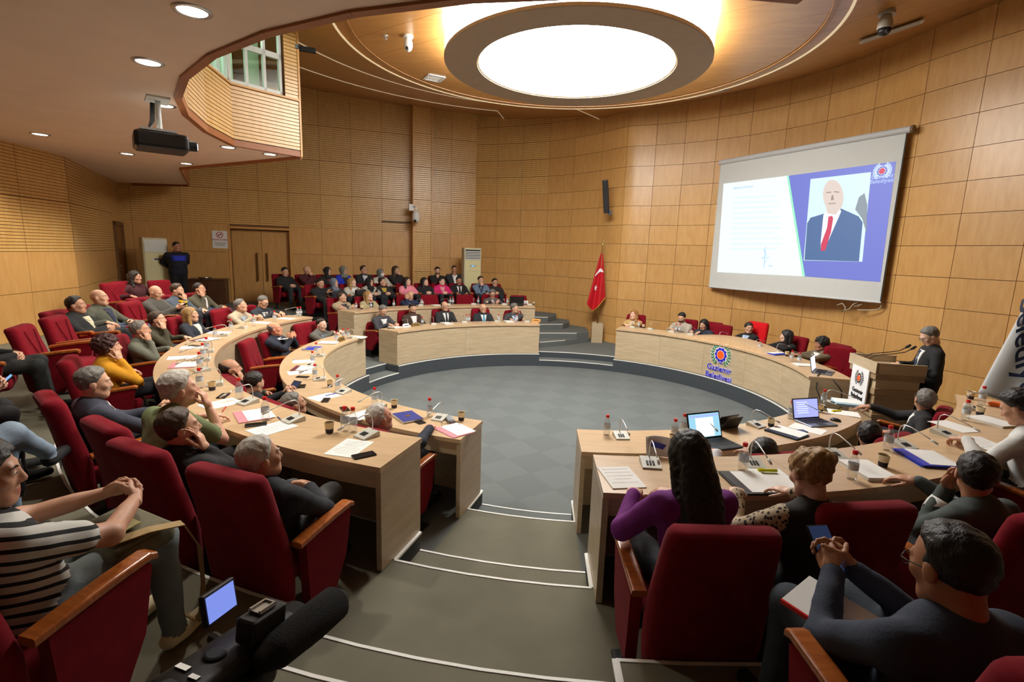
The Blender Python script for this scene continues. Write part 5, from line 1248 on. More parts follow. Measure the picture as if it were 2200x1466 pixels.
place(232, 722, 2, 'z', 1.10, 'person in mustard yellow cardigan resting cheek on hand', top=(214, 150, 22), shirt=(100, 104, 96), hair='curly', hcol='darkred', pose=('arm', 'cheek'), lean=0, look='S', fem=True, legs=(34, 38, 48), skin=SK1, turn=10, chairlab='red chair behind the mustard yellow cardigan')
place(302, 690, 2, 'z', 1.08, 'person in grey green suit with hand at the face', top=(104, 106, 92), shirt=W_, hair='short', hcol='grey', beard='moustache', pose=('arm', 'cheek'), lean=-12, look='S', skin=SK2, chairlab='red chair behind the grey green suit')
place(338, 670, 2, 'R', 6.0, 'person in dark olive jacket with fingers on the cheek', top=(70, 66, 48), hair='short', hcol='brown', pose=('arm', 'cheek'), lean=-10, look='S', skin=SK1, chairlab='red chair behind the dark olive jacket')
place(410, 661, 2, 'R', 5.95, 'person in navy blazer and white top watching the screen', top=(40, 44, 56), shirt=(226, 222, 206), hair='long', hcol='blond', pose='thigh', lean=-16, look='S', fem=True, skin=SK1, chairlab='red chair behind the navy blazer and white top')
empty_chair(466, 664, 2, 'empty upright red chair beside the beige blazer', 6.2)
place(517, 643, 2, 'R', 5.85, 'person in beige blazer leaning over the outer left desk', top=(186, 172, 146), shirt=(170, 186, 206), hair='short', hcol='grey', pose='deskin', lean=12, look='S', skin=SK1, chairlab='red chair behind the beige blazer')
place(564, 636, 2, 'R', 5.82, 'person in dark suit and grey tie reading at the far end of outer left desk', top=(46, 52, 60), shirt=W_, tie=(110, 104, 96), hair='short', hcol='grey', pose='write', lean=10, look='D', glasses=True, skin=SK1, chairlab='red chair at the far end of the outer left desk')
# third row left
empty_chair(25, 700, 3, 'empty red chair at the left edge below the plain panels', 6.8)
empty_chair(100, 682, 3, 'empty red chair left of the black quilted jacket', 6.8)
place(163, 637, 3, 'R', 6.75, 'person in black quilted jacket with clasped hands', top=(34, 36, 38), shirt=(206, 200, 170), hair='short', hcol='dark', pose='lap', lean=-14, look='S', skin=SK2, chairlab='red chair behind the black quilted jacket', bulk=.03)
place(213, 622, 3, 'R', 6.75, 'person in grey green tweed blazer over a navy shirt', top=(86, 88, 74), shirt=(44, 50, 74), hair=None, hcol='dark', pose=('lap', 'arm'), lean=-14, look='S', skin=SK1, legs=(60, 74, 96), chairlab='red chair behind the tweed blazer', bulk=.02)
empty_chair(268, 653, 3, 'empty red chair right of the tweed blazer', 6.85)
place(333, 614, 3, 'R', 6.75, 'person in grey hooded jacket looking down at a phone', top=(82, 80, 74), hair=None, hcol='dark', pose='phone', lean=-4, look='D', skin=SK1, chairlab='red chair behind the grey hooded jacket', bulk=.02)
place(380, 610, 3, 'R', 6.7, 'person in denim jacket and yellow shirt, fist at the mouth', top=(78, 90, 104), shirt=(238, 190, 10), hair='short', hcol='brown', beard='beard', pose=('thigh', 'mouth'), lean=-8, look='G', skin=SK1, chairlab='red chair behind the denim jacket and yellow shirt', vneck=.9)
place(428, 608, 3, 'R', 6.7, 'person in olive blazer and white shirt with knuckles on the cheek', top=(78, 74, 56), shirt=W_, hair='crop', hcol='dark', pose=('thigh', 'cheek'), lean=-10, look='S', skin=SK2, legs=(52, 62, 84), chairlab='red chair behind the olive blazer', vneck=.8)
# left edge of the third row: half out of the picture
def explicit(R, th, zone, H, label, chairlab=None, turn=0., look='S', **kw):
    p = P(R, th, ZT[zone]); f = (th+180+turn)*D2R; lk = LOOKS.get(look, look) if isinstance(look, str) else look
    if look == 'D': lk = (p.x+math.cos(f)*.5, p.y+math.sin(f)*.5, p.z+.7)
    o = person(tuple(p), f, H, label, look=lk, **kw)
    if chairlab: chair(tuple(p-Vector((math.cos(f), math.sin(f), 0))*.02), f, chairlab)
    return o
explicit(6.92, -143.5, 3, 1.12, 'person in black suit with clasped hands at the left picture edge', 'red chair at the left picture edge holding a black suit', turn=8, top=BLK, shirt=W_, legs=(34, 35, 34), pose='lap', h=.014, hair='short', legs_out=.05)
explicit(6.95, -127.5, 3, 1.12, 'person in dark clothes holding a phone low at the left edge', 'red chair at the left edge holding the phone user in dark clothes', turn=5, top=(30, 30, 32), legs=(30, 30, 33), pose='phone', h=.014, hair='short', look='D')
explicit(7.02, -118.2, 3, 1.12, 'person in pale blue jeans with one leg crossed over the other', 'red chair at the left edge under the pale blue jeans', turn=8, top=(26, 26, 30), legs=(128, 146, 164), pose='lap', h=.012, hair='short', cross=1, shoes=(16, 16, 18))
sw = explicit(7.12, -105.0, 3, 1.13, 'person in black and white striped shirt with clasped hands in front', 'dark red chair with wooden armrest under the striped shirt', turn=8, look=(3.5, -2.0, 1.7), top='stripes', legs=(116, 126, 128), pose='laphigh', h=.009, hair='long', hcol='dark', fem=True, sleeve='short', shoes=(226, 214, 176), skin=(200, 150, 122), bulk=.02, lean=-12)
# fourth row left
empty_chair(234, 608, 4, 'empty dark red chair in the rear row near the side door', 8.1)
place(290, 583, 4, 'R', 7.95, 'person in maroon top turning in the rear row', top=(64, 22, 28), hair='wavy', hcol='dark', pose='arm', lean=-6, look='S', fem=True, skin=SK2, chairlab='dark red chair holding the person in the maroon top')
empty_chair(335, 602, 4, 'empty dark red chair right of the maroon top', 8.1)
# guard standing by the air conditioner
g_ = by_az(378, 520, 15.4)
person((g_[0], g_[1], 1.0), math.atan2(-g_[1]-3, -g_[0]), g_[2]-1.0, 'person standing in navy uniform with bright blue yoke, arms behind', seated=False, lean=0, top=(24, 26, 40), legs=(16, 17, 24), hair='crop', hcol='dark', pose='back', look=(4, 2, 2), h=.022, skin=SK4, bulk=.045, yoke=(44, 60, 190))
GUARD = PN[-1][0]
# far block, first desk
for px, py, lab, kw in ((822, 656, 'person in dark grey suit writing at the near end of the inner far desk', dict(top=(66, 66, 72), shirt=W_, hair='short', hcol='grey', pose='write', look='D', lean=6)),
        (886, 653, 'person in brown blazer and white shirt looking down at the inner far desk', dict(top=(64, 48, 38), shirt=W_, hair='receding', hcol='dark', beard='beard', pose='lap', look='D', lean=-8, vneck=.85)),
        (956, 648, 'person in black suit and dark tie speaking at the inner far desk', dict(top=(38, 40, 42), shirt=W_, tie=(30, 30, 36), hair='fringe', hcol='dark', pose='thigh', look='P', lean=-12, glasses=True)),
        (1038, 653, 'person in dark suit with a light blue tie at the inner far desk', dict(top=(38, 42, 46), shirt=W_, tie=(70, 150, 180), hair=None, hcol='grey', pose='thigh', look='P', glasses=True, skin=SK1)),
        (1106, 653, 'person in charcoal suit and purple tie leaning head on hand', dict(top=(66, 66, 68), shirt=(190, 206, 226), tie=(70, 26, 54), hair='full', hcol='grey', pose=('cheek', 'desk'), look='G', lean=2))):
    place(px, py, 1, 'R', 4.7, lab, chairlab='dark red chair behind the '+lab[lab.index(' in ')+4:].split(' looking')[0].split(' speaking')[0].split(' writing')[0].split(' leaning')[0].split(' at ')[0], deskz=.72, **kw)
# far block, second desk
for px, py, lab, kw in ((735, 628, 'person in beige jacket with folded arms at the second far desk', dict(top=(172, 154, 124), shirt=(60, 56, 60), hair='short', hcol='brown', pose='crossed', look='S')),
        (792, 626, 'person in pale khaki jacket with lowered hands at the second far desk', dict(top=(178, 166, 128), shirt=(40, 38, 38), hair='long', hcol='blond', pose='thigh', look='S', fem=True, skin=SK3)),
        (881, 627, 'person in navy suit resting the head on a hand at second far desk', dict(top=(38, 50, 82), shirt=W_, hair=None, pose=('desk', 'temple'), look='D', lean=6, skin=SK1)),
        (1058, 623, 'person in grey jacket and spectacles bent over the second far desk', dict(top=(92, 88, 88), shirt=(60, 30, 36), hair='full', hcol='grey', pose='write', look='D', lean=4, glasses=True))):
    place(px, py, 2, 'R', 5.95, lab, chairlab='dark red chair under the '+lab[lab.index(' in ')+4:].split(' with')[0].split(' resting')[0].split(' bent')[0], **kw)
for px, lab in ((920, 'empty dark red chair beside the navy suit at the second far desk'), (997, 'empty dark red chair in the middle of the second far desk'), (1113, 'empty dark red chair behind the dark laptop at the far desk')):
    empty_chair(px, 635, 2, lab, 6.2)
# far block, third and fourth rows
for px, py, lab, kw in ((688, 602, 'person in black zip top holding a phone, first of the front audience row', dict(top=(26, 27, 29), hair='short', hcol='black', pose='phone', look='D', lean=0, legs=(40, 44, 48))),
        (718, 606, 'person in grey blue headscarf behind the black zip top', dict(top=(44, 48, 56), hair='scarf', hcol=(112, 120, 132), pose='lap', look='S', fem=True)),
        (757, 600, 'person in white patterned jacket with a dark bag on the lap', dict(top=(196, 190, 176), shirt=W_, hair='wavy', hcol='blond', pose='lap', look='S', fem=True, skin=SK3)),
        (794, 599, 'person in black headscarf and grey vest', dict(top=(170, 168, 160), shirt=(40, 38, 40), hair='scarf', hcol=(26, 26, 28), pose='lap', look='S', fem=True)),
        (822, 598, 'person in black dress and yellow patterned shawl', dict(top=(34, 32, 32), shirt=(190, 160, 70), hair='short', hcol='dark', pose='lap', look='S', fem=True)),
        (875, 596, 'person in pale pink jacket in the audience', dict(top=(232, 140, 160), hair='long', hcol='dark', pose='lap', look='S', fem=True, skin=SK3)),
        (913, 598, 'person in black coat with lowered hands between the pink jackets', dict(top=(30, 28, 32), hair='long', hcol='black', pose='lap', look='S', fem=True, skin=SK3)),
        (949, 596, 'person in bright magenta blazer in the audience', dict(top=(208, 34, 108), shirt=(220, 150, 150), hair='bun', hcol='dark', pose='lap', look='S', fem=True, skin=SK3)),
        (986, 595, 'person in black suit, white shirt and black tie in the audience', dict(top=(26, 26, 29), shirt=W_, tie=(16, 16, 18), hair='short', hcol='black', beard='moustache', pose='thigh', look='C', vneck=.95, skin=SK4)),
        (1033, 594, 'person in pale denim jacket with hand over the mouth', dict(top=(104, 124, 150), shirt=(30, 36, 54), hair='short', hcol='black', pose=('thigh', 'mouth'), look='P')),
        (1063, 606, 'person in dark checked jacket at the right end of the audience', dict(top=(44, 36, 34), hair='short', hcol='black', pose='lap', look='P', glasses=True))):
    place(px, py, 3, 'R', 6.95, lab, chairlab='dark red audience chair under the '+lab[lab.index(' in ')+4:].split(',')[0].split(' with')[0].split(' holding')[0].split(' behind')[0].split(' in the')[0].split(' at the')[0], **kw)
for px, py, R, lab, kw in ((612, 575, 8.7, 'person in black jacket at the left end of the rear audience row', dict(top=(30, 31, 32), hair='short', hcol='black', pose='lap', look='C', legs=(40, 42, 46))),
        (660, 571, 8.4, 'person in maroon quilted jacket covering the mouth', dict(top=(76, 26, 34), hair=None, pose=('lap', 'mouth'), look='S')),
        (704, 574, 8.2, 'person in black headscarf and open black coat, rear row', dict(top=(34, 30, 32), shirt=(120, 40, 44), hair='scarf', hcol=(34, 32, 34), pose='lap', look='S', fem=True)),
        (738, 572, 8.1, 'person in royal blue jacket and grey headscarf', dict(top=(28, 50, 190), shirt=(26, 26, 34), hair='scarf', hcol=(116, 118, 112), pose='lap', look='S', fem=True, glasses=True)),
        (782, 571, 8.1, 'person in dark overcoat and spectacles, rear row', dict(top=(32, 33, 36), shirt=(200, 206, 214), hair='short', hcol='brown', pose='lap', look='S', glasses=True)),
        (818, 578, 8.0, 'person in cream coat, grey headscarf and face mask', dict(top=(196, 190, 176), hair='scarf', hcol=(112, 116, 116), pose='lap', look='S', fem=True, mask=True)),
        (851, 572, 8.0, 'person in dark coat with a hand at the mouth, rear row', dict(top=(36, 34, 36), hair='long', hcol='brown', pose=('lap', 'mouth'), look='S', fem=True)),
        (940, 574, 7.75, 'person in plain black top in front of the pier', dict(top=(26, 26, 28), hair='short', hcol='black', pose=('lap', 'chin'), look='C', beard='beard')),
        (976, 571, 7.75, 'person in dark grey jacket and white shirt by the air conditioner', dict(top=(44, 46, 50), shirt=W_, hair='crop', hcol='dark', pose=('lap', 'chin'), look='C', skin=SK4, bulk=.02))):
    place(px, py, 4, 'R', R, lab, chairlab='dark red rear row chair under the '+lab[lab.index(' in ')+4:].split(',')[0].split(' at the')[0].split(' with')[0].split(' covering')[0].split(' in front')[0].split(' by the')[0], **kw)
# presiding desk
for px, py, lab, kw, pr_ in ((1362, 667, 'person in camel jacket looking up at the left end of the presiding desk', dict(top=(196, 160, 100), shirt=(200, 190, 170), hair='wavy', hcol='redblond', pose='deskin', look=(-4, -2, 3.2), fem=True, skin=SK3), None),
        (1466, 672, 'person in light grey sweater at the presiding desk', dict(top=(176, 164, 148), hair='short', hcol='black', beard='beard', pose='deskin', look='D', lean=2, skin=SK1), None),
        (1513, 687, 'person in navy top bending over the presiding desk', dict(top=(44, 50, 64), hair='long', hcol='black', pose='write', look='D', lean=10, fem=True), None),
        (1610, 693, 'person in black blazer and pale blue shirt in the chairperson seat', dict(top=(28, 28, 30), shirt=(190, 206, 232), tie=(170, 190, 224), hair='bun', hcol='dark', pose='deskin', look=(3.5, -4, 1.4), fem=True, vneck=.7), CHT),
        (1690, 710, 'person in plain black top at the presiding desk, right of the chairperson', dict(top=(26, 25, 27), hair='long', hcol='black', pose='deskin', look=(1.0, 3.5, 1.2), fem=True, skin=SK3), None),
        (1766, 726, 'person in brownish olive blazer at the laptop end of the presiding desk', dict(top=(108, 96, 74), shirt=W_, hair='curly', hcol='black', pose='deskin', look=(2.6, 1.0, 1.1), fem=True, skin=SK4), None)):
    place(px, py, 1, 'R', 4.7, lab, chairlab=('tall bright red chairperson seat behind the presiding desk' if pr_ else 'dark red chair behind the '+lab[lab.index(' in ')+4:].split(' at the')[0].split(' looking')[0].split(' bending')[0].split(' with')[0]), proto=pr_, seatback=.05, deskz=.74, **kw)
empty_chair(1556, 698, 1, 'empty dark red chair left of the chairperson seat', 4.95)
empty_chair(1812, 752, 1, 'empty dark red chair right of the brownish olive blazer', 5.2)
empty_chair(1848, 790, 1, 'empty dark red chair turned sideways beside the lectern', 5.1, turn=60)
# speaker at the lectern
s_ = at(2012, 712, 1.84)
person((s_[0], s_[1], ZT[1]), 164*D2R, 1.60, 'person in black suit speaking at the lectern', seated=False, lean=4, top=(26, 28, 30), shirt=W_, tie=(50, 66, 90), legs=(22, 22, 24), hair='short', hcol='grey', pose='lectern', look=(lq[0]-.1, lq[1], 1.3), h=.016, glasses=True, skin=SK3, bulk=.02)
# inner right desk
place(1648, 946, 1, 'N', 4.62, 'person in white shirt mostly hidden behind the bright laptop', top=(214, 216, 220), hair='full', hcol='black', pose='desk', look='P', lean=4, turn=-6, chairlab='red chair of the person behind the bright laptop')
place(1872, 905, 1, 'N', 4.66, 'person in dark jacket and spectacles seated low at the inner right desk', top=(36, 40, 52), hair='short', hcol='black', pose='lap', look='P', glasses=True, chairlab='red chair under the spectacled person at the inner right desk', skin=SK2)
place(1990, 835, 1, 'N', 4.62, 'person in black suit and white collar facing the lectern', top=(28, 29, 32), shirt=W_, hair='short', hcol='grey', pose=('arm', 'desk'), look='P', glasses=True, lean=-10, chairlab='dark red chair under the black suit facing the lectern', skin=SK2)
# outer right desk
place(1487, 934, 2, 'N', 5.9, 'person in purple jacket turning a page at the outer right desk', top=(120, 34, 130), hair='verylong', hcol='black', pose=('desk', 'deskin'), look='D', lean=14, fem=True, chairlab='nearest dark red chair right of the aisle', h=.011, seatback=.03, turn=6, skin=SK1)
place(1748, 968, 2, 'N', 5.95, 'person in leopard print sleeves and dark waistcoat at the outer right desk', top=(34, 31, 28), arms='leopard', hair='updo', hcol='blond', pose='desk', look='D', lean=10, fem=True, skin=SK3, h=.011)
place(2108, 975, 2, 'N', 6.0, 'person in grey green suit propping the face on a hand', top=(70, 80, 78), shirt=W_, hair='short', hcol='black', pose=('cheek', 'desk'), look='P', lean=2, chairlab='dark red chair behind the grey green suit at the right edge', skin=SK2)
place(2200, 842, 2, 'z', 1.22, 'person in white shirt writing at the right picture edge', top=(214, 216, 214), hair='full', hcol='black', pose=('write', 'phone'), look='D', lean=16, chairlab='dark red chair at the right edge behind the white shirt')
empty_chair(1890, 1106, 2, 'dark red chair right behind the leopard print sleeves', None)
# third row right
place(2062, 1138, 3, 'N', 6.98, 'person in dark blue suit and spectacles typing on a phone in the foreground', top=(46, 56, 74), shirt=(226, 220, 222), tie=(120, 40, 60), legs=(44, 54, 64), hair='receding', hcol='black', pose='phone', look='D', lean=-2, glasses=True, skin=(176, 124, 92), h=.010, chairlab='dark red chair under the foreground person typing on a phone', seatback=.05, turn=4)
# ------------------------------------------------------------------ things on the desks
ORD = ['first', 'second', 'third', 'fourth', 'fifth', 'sixth', 'seventh', 'eighth', 'ninth', 'tenth', 'eleventh', 'twelfth', 'thirteenth', 'fourteenth', 'fifteenth', 'sixteenth']
DESKS = {'L1': (1.035, 'inner left desk', 'from the aisle', 258.75), 'L2': (1.30, 'outer left desk', 'from the aisle', 258.75), 'F1': (.995, 'inner far desk', 'from its right end', 98.), 'F2': (1.285, 'second far desk', 'from its right end', 98.), 'G': (1.01, 'presiding desk', 'from its left end', 70.3), 'R1': (1.035, 'inner right desk', 'from the aisle', -87.2), 'R2': (1.30, 'outer right desk', 'from the aisle', -87.2)}
def proto_root(name): 
    o = bpy.data.objects.new(name, None); COL.objects.link(o); o.empty_display_size = .05; return o
G_PET = glass('clear bottle plastic', (.97, .98, .985), .06, .55, milk=.10); M_CAP = mat('red bottle cap', srgb(214, 24, 20), .4, .03); M_LABEL = mat('bottle label print', srgb(196, 204, 214), .6, .2, 120)
def mk_bottle():
    r = proto_root('water_bottle')
    MB().lathe([(.026, 0), (.031, .006), (.031, .045), (.029, .055), (.031, .065), (.031, .115), (.024, .14), (.013, .158), (.012, .172)], 14).build('bottle_body', G_PET, r, smooth=True)
    MB().lathe([(.0315, .068), (.0315, .108)], 14, cap=False).build('label', M_LABEL, r, smooth=True)
    MB().lathe([(.0155, .168), (.016, .171), (.016, .19), (.0145, .193)], 12).build('cap', M_CAP, r); return r
def mk_mic():
    r = proto_root('gooseneck_microphone')
    b = MB(); prof = [(-.07, 0), (-.07, .012), (.02, .032), (.06, .04), (.07, .03), (.07, 0)]
    b.add([(-.062, y, z) for y, z in prof]+[(.062, y, z) for y, z in prof], [tuple(range(6)), tuple(reversed(range(6, 12)))]+[((i+1) % 6, i, 6+i, 6+(i+1) % 6) for i in range(6)]); b.build('base', M_MICBASE, r)
    for k in range(3): MB().box((-.025+.02*k, -.02, .0255), (.006, .022, .0025), M=Matrix.Rotation(.22, 3, 'X')).build('button', M_MBLACK, r)
    n = MB().tube([(0, .05, .03), (0, .055, .10), (0, .045, .145), (0, .02, .165), (0, -.03, .165), (0, -.13, .14), (0, -.19, .122)], .0042, 6); nk = n.build('neck', M_CHROME, r, smooth=True)
    MB().tube([(0, -.185, .1235), (0, -.20, .119), (0, -.235, .108)], [.007, .0085, .0075], 8).build('microphone_head', M_MICBASE, nk, smooth=True); return r
def mk_cup():
    r = proto_root('paper_cup'); MB().lathe([(.026, 0), (.036, .085), (.0375, .087), (.0365, .085), (.034, .08)], 16, cap=False).build('cup_wall', mat('cream paper cup', srgb(226, 208, 168), .6, .03), r, smooth=True)
    MB().lathe([(.0268, .004), (.0305, .038)], 16, cap=False).build('printed_band', mat('navy cup print', srgb(34, 30, 56), .6, .1, 60), r, smooth=True); MB().lathe([(.034, .074), (.034, .076)], 14).build('coffee', mat('coffee', srgb(70, 42, 22), .3), r); MB().lathe([(.026, .0), (.026, .003)], 14).build('cup_base', MATS['cream paper cup'], r); return r
def mk_phone():
    r = proto_root('smartphone'); b = MB(); rbox(b, (0, 0, .005), (.037, .075, .005), .004); b.build('phone_body', M_BLACK, r); MB().box((0, 0, .0105), (.034, .071, .0006)).build('screen', mat('dark phone glass', (.012, .013, .015), .12), r); return r
PROTO = {'bottle': mk_bottle(), 'mic': mk_mic(), 'cup': mk_cup(), 'phone': mk_phone()}
used = set()
def inst(kind, loc, rz, label, group, sc=1.):
    r = PROTO[kind]
    o = r if kind not in used else copy_tree(r); used.add(kind)
    o.location = loc; o.rotation_euler = (0, 0, rz); o.scale = (sc, sc, sc); tag(o, label, {'bottle': 'bottle', 'mic': 'microphone', 'cup': 'cup', 'phone': 'phone'}[kind], group); return o
NAMES = {'bottle': 'red-capped clear water bottle', 'mic': 'pale gooseneck microphone', 'cup': 'paper coffee cup with dark band', 'phone': 'black smartphone lying'}
ITEMS = {
 'L1': dict(bottle=[(923, 896), (805, 871), (726, 841), (677, 815), (672, 784), (680, 763), (723, 736), (738, 729), (748, 728)], mic=[(945, 901), (812, 876), (738, 844), (687, 817), (668, 787), (686, 766), (756, 727)], cup=[(991, 904), (847, 877), (709, 832)], phone=[(899, 907), (741, 880), (700, 861), (649, 831), (650, 811)]),
 'L2': dict(bottle=[(759, 929), (741, 927), (571, 904), (515, 858), (430, 834), (430, 794), (437, 772), (445, 757), (463, 729), (497, 712), (545, 701), (590, 691), (640, 681), (646, 680)], mic=[(788, 938), (630, 905), (532, 867), (462, 828), (434, 798), (441, 775), (452, 757), (480, 722), (520, 706), (636, 679)], cup=[(708, 931), (456, 839)], phone=[(782, 980), (550, 914), (480, 852), (418, 744)]),
 'F1': dict(bottle=[(1110, 692), (1071, 692), (1008, 693), (1002, 693), (907, 699)], mic=[(1128, 690), (1066, 690), (994, 692), (930, 697), (874, 702)], cup=[], phone=[(840, 706)]),
 'F2': dict(bottle=[(1086, 652), (1054, 652), (1025, 653), (972, 654), (966, 654), (906, 657), (846, 661), (797, 664), (765, 666)], mic=[(1134, 652), (1080, 653), (1017, 654), (960, 655), (902, 657)], cup=[(1144, 653), (1042, 652), (777, 665)], phone=[]),
 'G': dict(bottle=[(1373, 704), (1452, 714), (1460, 715), (1632, 752), (1700, 777), (1716, 782)], mic=[(1362, 703), (1400, 708), (1446, 713), (1487, 719), (1569, 728), (1626, 748), (1673, 758)], cup=[(1384, 705), (1690, 766)], phone=[]),
 'R1': dict(bottle=[(1303, 935), (1448, 944), (1468, 932), (1698, 900), (1768, 872)], mic=[(1334, 940), (1505, 932), (1624, 916), (1714, 897), (1784, 868)], cup=[(1446, 954), (1656, 917), (1761, 886)], phone=[(1716, 928)]),
 'R2': dict(bottle=[(1595, 1012), (1829, 1030), (1906, 968), (2073, 904), (2108, 870)], mic=[(1397, 1000), (1618, 1000), (1789, 980), (1941, 960), (2027, 934), (2090, 880)], cup=[(1896, 1003), (2104, 893), (2084, 858)], phone=[(1622, 1040), (2015, 992)])}
def desk_at(dk, px, py): return at(px, py, DESKS[dk][0])
for dk, kinds in ITEMS.items():
    zd, dn, frm, a0 = DESKS[dk]; d0, d1 = {'1': (3.72, 4.24), '2': (5.0, 5.5)}.get(dk[-1], (3.72, 4.26))
    for kind, lst in kinds.items():
        pts = []
        for px, py in lst:
            q = desk_at(dk, px, py); R, th = polar(q); m = {'bottle': .04, 'mic': .08, 'cup': .045, 'phone': .08}[kind]; R = max(d0+m-.02, min(d1-m, R)); pts.append((abs((th-a0+180) % 360-180), R, th))
        pts.sort()
        for i, (_, R, th) in enumerate(pts):
            p = P(R, th, zd); jit = random.uniform(-.35, .35)
            if kind == 'mic': rz = (th+90)*D2R+jit
            elif kind == 'phone': rz = (th+90)*D2R+random.choice((.9, -.6, 1.2))
            else: rz = random.uniform(0, 6)
            lab = NAMES[kind]+(' on' if kind != 'phone' else ' on')+' the %s, %s %s' % (dn, ORD[i], frm)
            inst(kind, tuple(p), rz, lab, {'bottle': 'water bottles on the desks', 'mic': 'desk microphones', 'cup': 'paper cups on the desks', 'phone': 'phones lying on the desks'}[kind], 1.0)
# --- papers, folders, books
M_PINK = mat('pink folder card', srgb(214, 140, 150), .7, .04); M_MAROON = mat('maroon folder', srgb(92, 22, 34), .6); M_NAVYB = mat('navy book cover', srgb(40, 48, 130), .5); M_BLUEF = mat('blue folder', srgb(36, 58, 190), .45); M_INK = mat('grey print', srgb(196, 196, 196), .8)
def sheet(dk, px, py, hx, hy, th, ang, label, m=None, cat='paper', name='paper_sheet', lines=0, z0=0.):
    q = desk_at(dk, px, py); R, t = polar(q); o = empty(name, (q[0], q[1], DESKS[dk][0]+z0), (t+90+ang)*D2R, label, cat, 'papers on the desks' if cat == 'paper' else None)
    n = max(1, min(4, int(th/.003)))
    for k in range(n):
        a = random.uniform(-.05, .05) if k else 0.
        MB().box((random.uniform(-.006, .006) if k else 0, random.uniform(-.006, .006) if k else 0, th*(k+.5)/n+.0006), (hx, hy, th/n*.48), rz=a).build('page', m or M_PAPER, o)
    for k in range(lines): MB().box((0, hy*.75-k*hy*1.6/max(lines, 1), th+.0012), (hx*.8*(.6 if k % 4 == 3 else 1), .0011, .0003)).build('text_line', M_INK, o)
    return o
A4 = (.105, .1485)
PAP = [('L2', 751, 963, .002, 8, 'printed white sheet at the aisle end of the outer left desk', 8), ('L2', 585, 921, .002, -4, 'printed white sheet behind the phone on the outer left desk', 8), ('L2', 475, 868, .002, 6, 'white sheet by the olive shirt elbow', 6), ('L2', 392, 769, .003, 0, 'white sheets beside the grey green suit', 0), ('L2', 416, 747, .003, 5, 'white sheets under the phone by the dark olive jacket', 0), ('L2', 471, 715, .004, 4, 'loose papers in front of the empty upright chair', 0), ('L2', 560, 694, .004, 6, 'papers under the hands of the beige blazer', 0), ('L2', 615, 685, .003, 0, 'papers at the far end of the outer left desk', 0),
       ('L1', 697, 853, .002, 10, 'white sheet with a blue pen on the inner left desk', 4), ('L1', 782, 891, .002, 0, 'white sheet half hidden by the aisle person on the inner left desk', 3), ('L1', 653, 777, .002, 6, 'single white sheet opposite the empty chair, inner left desk', 0), ('L1', 645, 801, .004, 4, 'white papers under a dark pen, inner left desk', 4), ('L1', 705, 738, .02, 8, 'thick paper pile before the grey suit, inner left desk', 0), ('L1', 768, 725, .004, 3, 'papers at the far end of the inner left desk', 0),
       ('F1', 960, 696, .02, 0, 'paper pile before the black suit on the inner far desk', 0), ('F1', 1093, 692, .02, 4, 'paper pile before the charcoal suit on the inner far desk', 0), ('F1', 850, 703, .003, 0, 'sheet under the writing hands on the inner far desk', 0),
       ('F2', 938, 656, .004, 0, 'papers in front of the empty middle chair, second far desk', 0), ('G', 1655, 757, .02, 6, 'pile of papers right of the chairperson', 0), ('G', 1727, 785, .012, 0, 'papers in front of the brownish olive blazer', 0), ('G', 1604, 742, .004, 0, 'papers in front of the chairperson', 0),
       ('R1', 1735, 922, .002, 12, 'blank white sheet left of the open laptop', 0), ('R1', 1812, 888, .003, 20, 'white sheet with yellow marker by the lectern', 0), ('R2', 1334, 1027, .006, 10, 'open booklet with cream cover at the aisle end of outer right desk', 5), ('R2', 1664, 1030, .008, -6, 'white notebook pages with a yellow marker', 0), ('R2', 1863, 1014, .024, -14, 'thick fanned stack of white papers beside the leopard print sleeves', 0), ('R2', 2050, 917, .003, -24, 'blank white sheets near the right edge of the outer right desk', 0), ('R2', 2113, 955, .010, -34, 'ruled planner sheet under the white sleeve', 6), ('R2', 2133, 908, .018, -30, 'colour printed booklet beside the second cup at the right edge', 0)]
for dk, px, py, th, ang, lab, ln in PAP: sheet(dk, px, py, A4[0], A4[1], th, ang, lab, lines=ln)
def folder(dk, px, py, ang, label, m, th=.006):
    o = sheet(dk, px, py, .115, .155, th, ang, label, m, 'folder', 'card_folder'); MB().box((.05, 0, th+.002), (.10, .145, .001)).build('inner_sheet', M_PAPER, o); return o
folder('L2', 541, 894, 70, 'pink card folder with white sheet on the outer left desk', M_PINK); folder('L2', 392, 785, 80, 'pink card folder with spectacles before the yellow cardigan', M_PINK); folder('L2', 440, 730, 70, 'maroon folder before the navy blazer', M_MAROON); folder('L1', 974, 926, 60, 'pink card folder with spectacles at the aisle end of inner left desk', M_PINK); folder('L1', 649, 792, 75, 'maroon and white folder on the inner left desk', M_MAROON)
folder('R1', 1822, 870, 20, 'pale blue printed book stack beside the lectern', mat('pale blue print', srgb(170, 206, 226), .5, .3, 8), .03); folder('R2', 1985, 988, -30, 'blue ring folder with a spiral notebook', M_BLUEF, .02); folder('R1', 1689, 932, 10, 'dark blue organiser on the inner right desk', mat('dark blue cover', srgb(30, 44, 66), .5), .014); folder('R2', 1607, 1040, -4, 'black portfolio beside the purple jacket', mat('black leatherette', (.02, .018, .017), .5), .014); folder('G', 1668, 761, 10, 'blue edged folder right of the chairperson papers', M_BLUEF, .02)
def book(dk, px, py, ang, label, m, th=.02):
    o = sheet(dk, px, py, .10, .14, th, ang, label, None, 'book', 'book'); MB().box((0, 0, th+.003), (.102, .142, .0015)).build('cover', m, o); MB().box((0, 0, th+.0055), (.02, .02, .0006)).build('cover_emblem', mat('gold foil', srgb(190, 150, 60), .3, metal=.8), o); return o
book('L1', 876, 899, 62, 'navy covered book on white papers, inner left desk', M_NAVYB); book('L1', 670, 751, 80, 'royal blue book before the clasped raised hands', M_BLUEF)
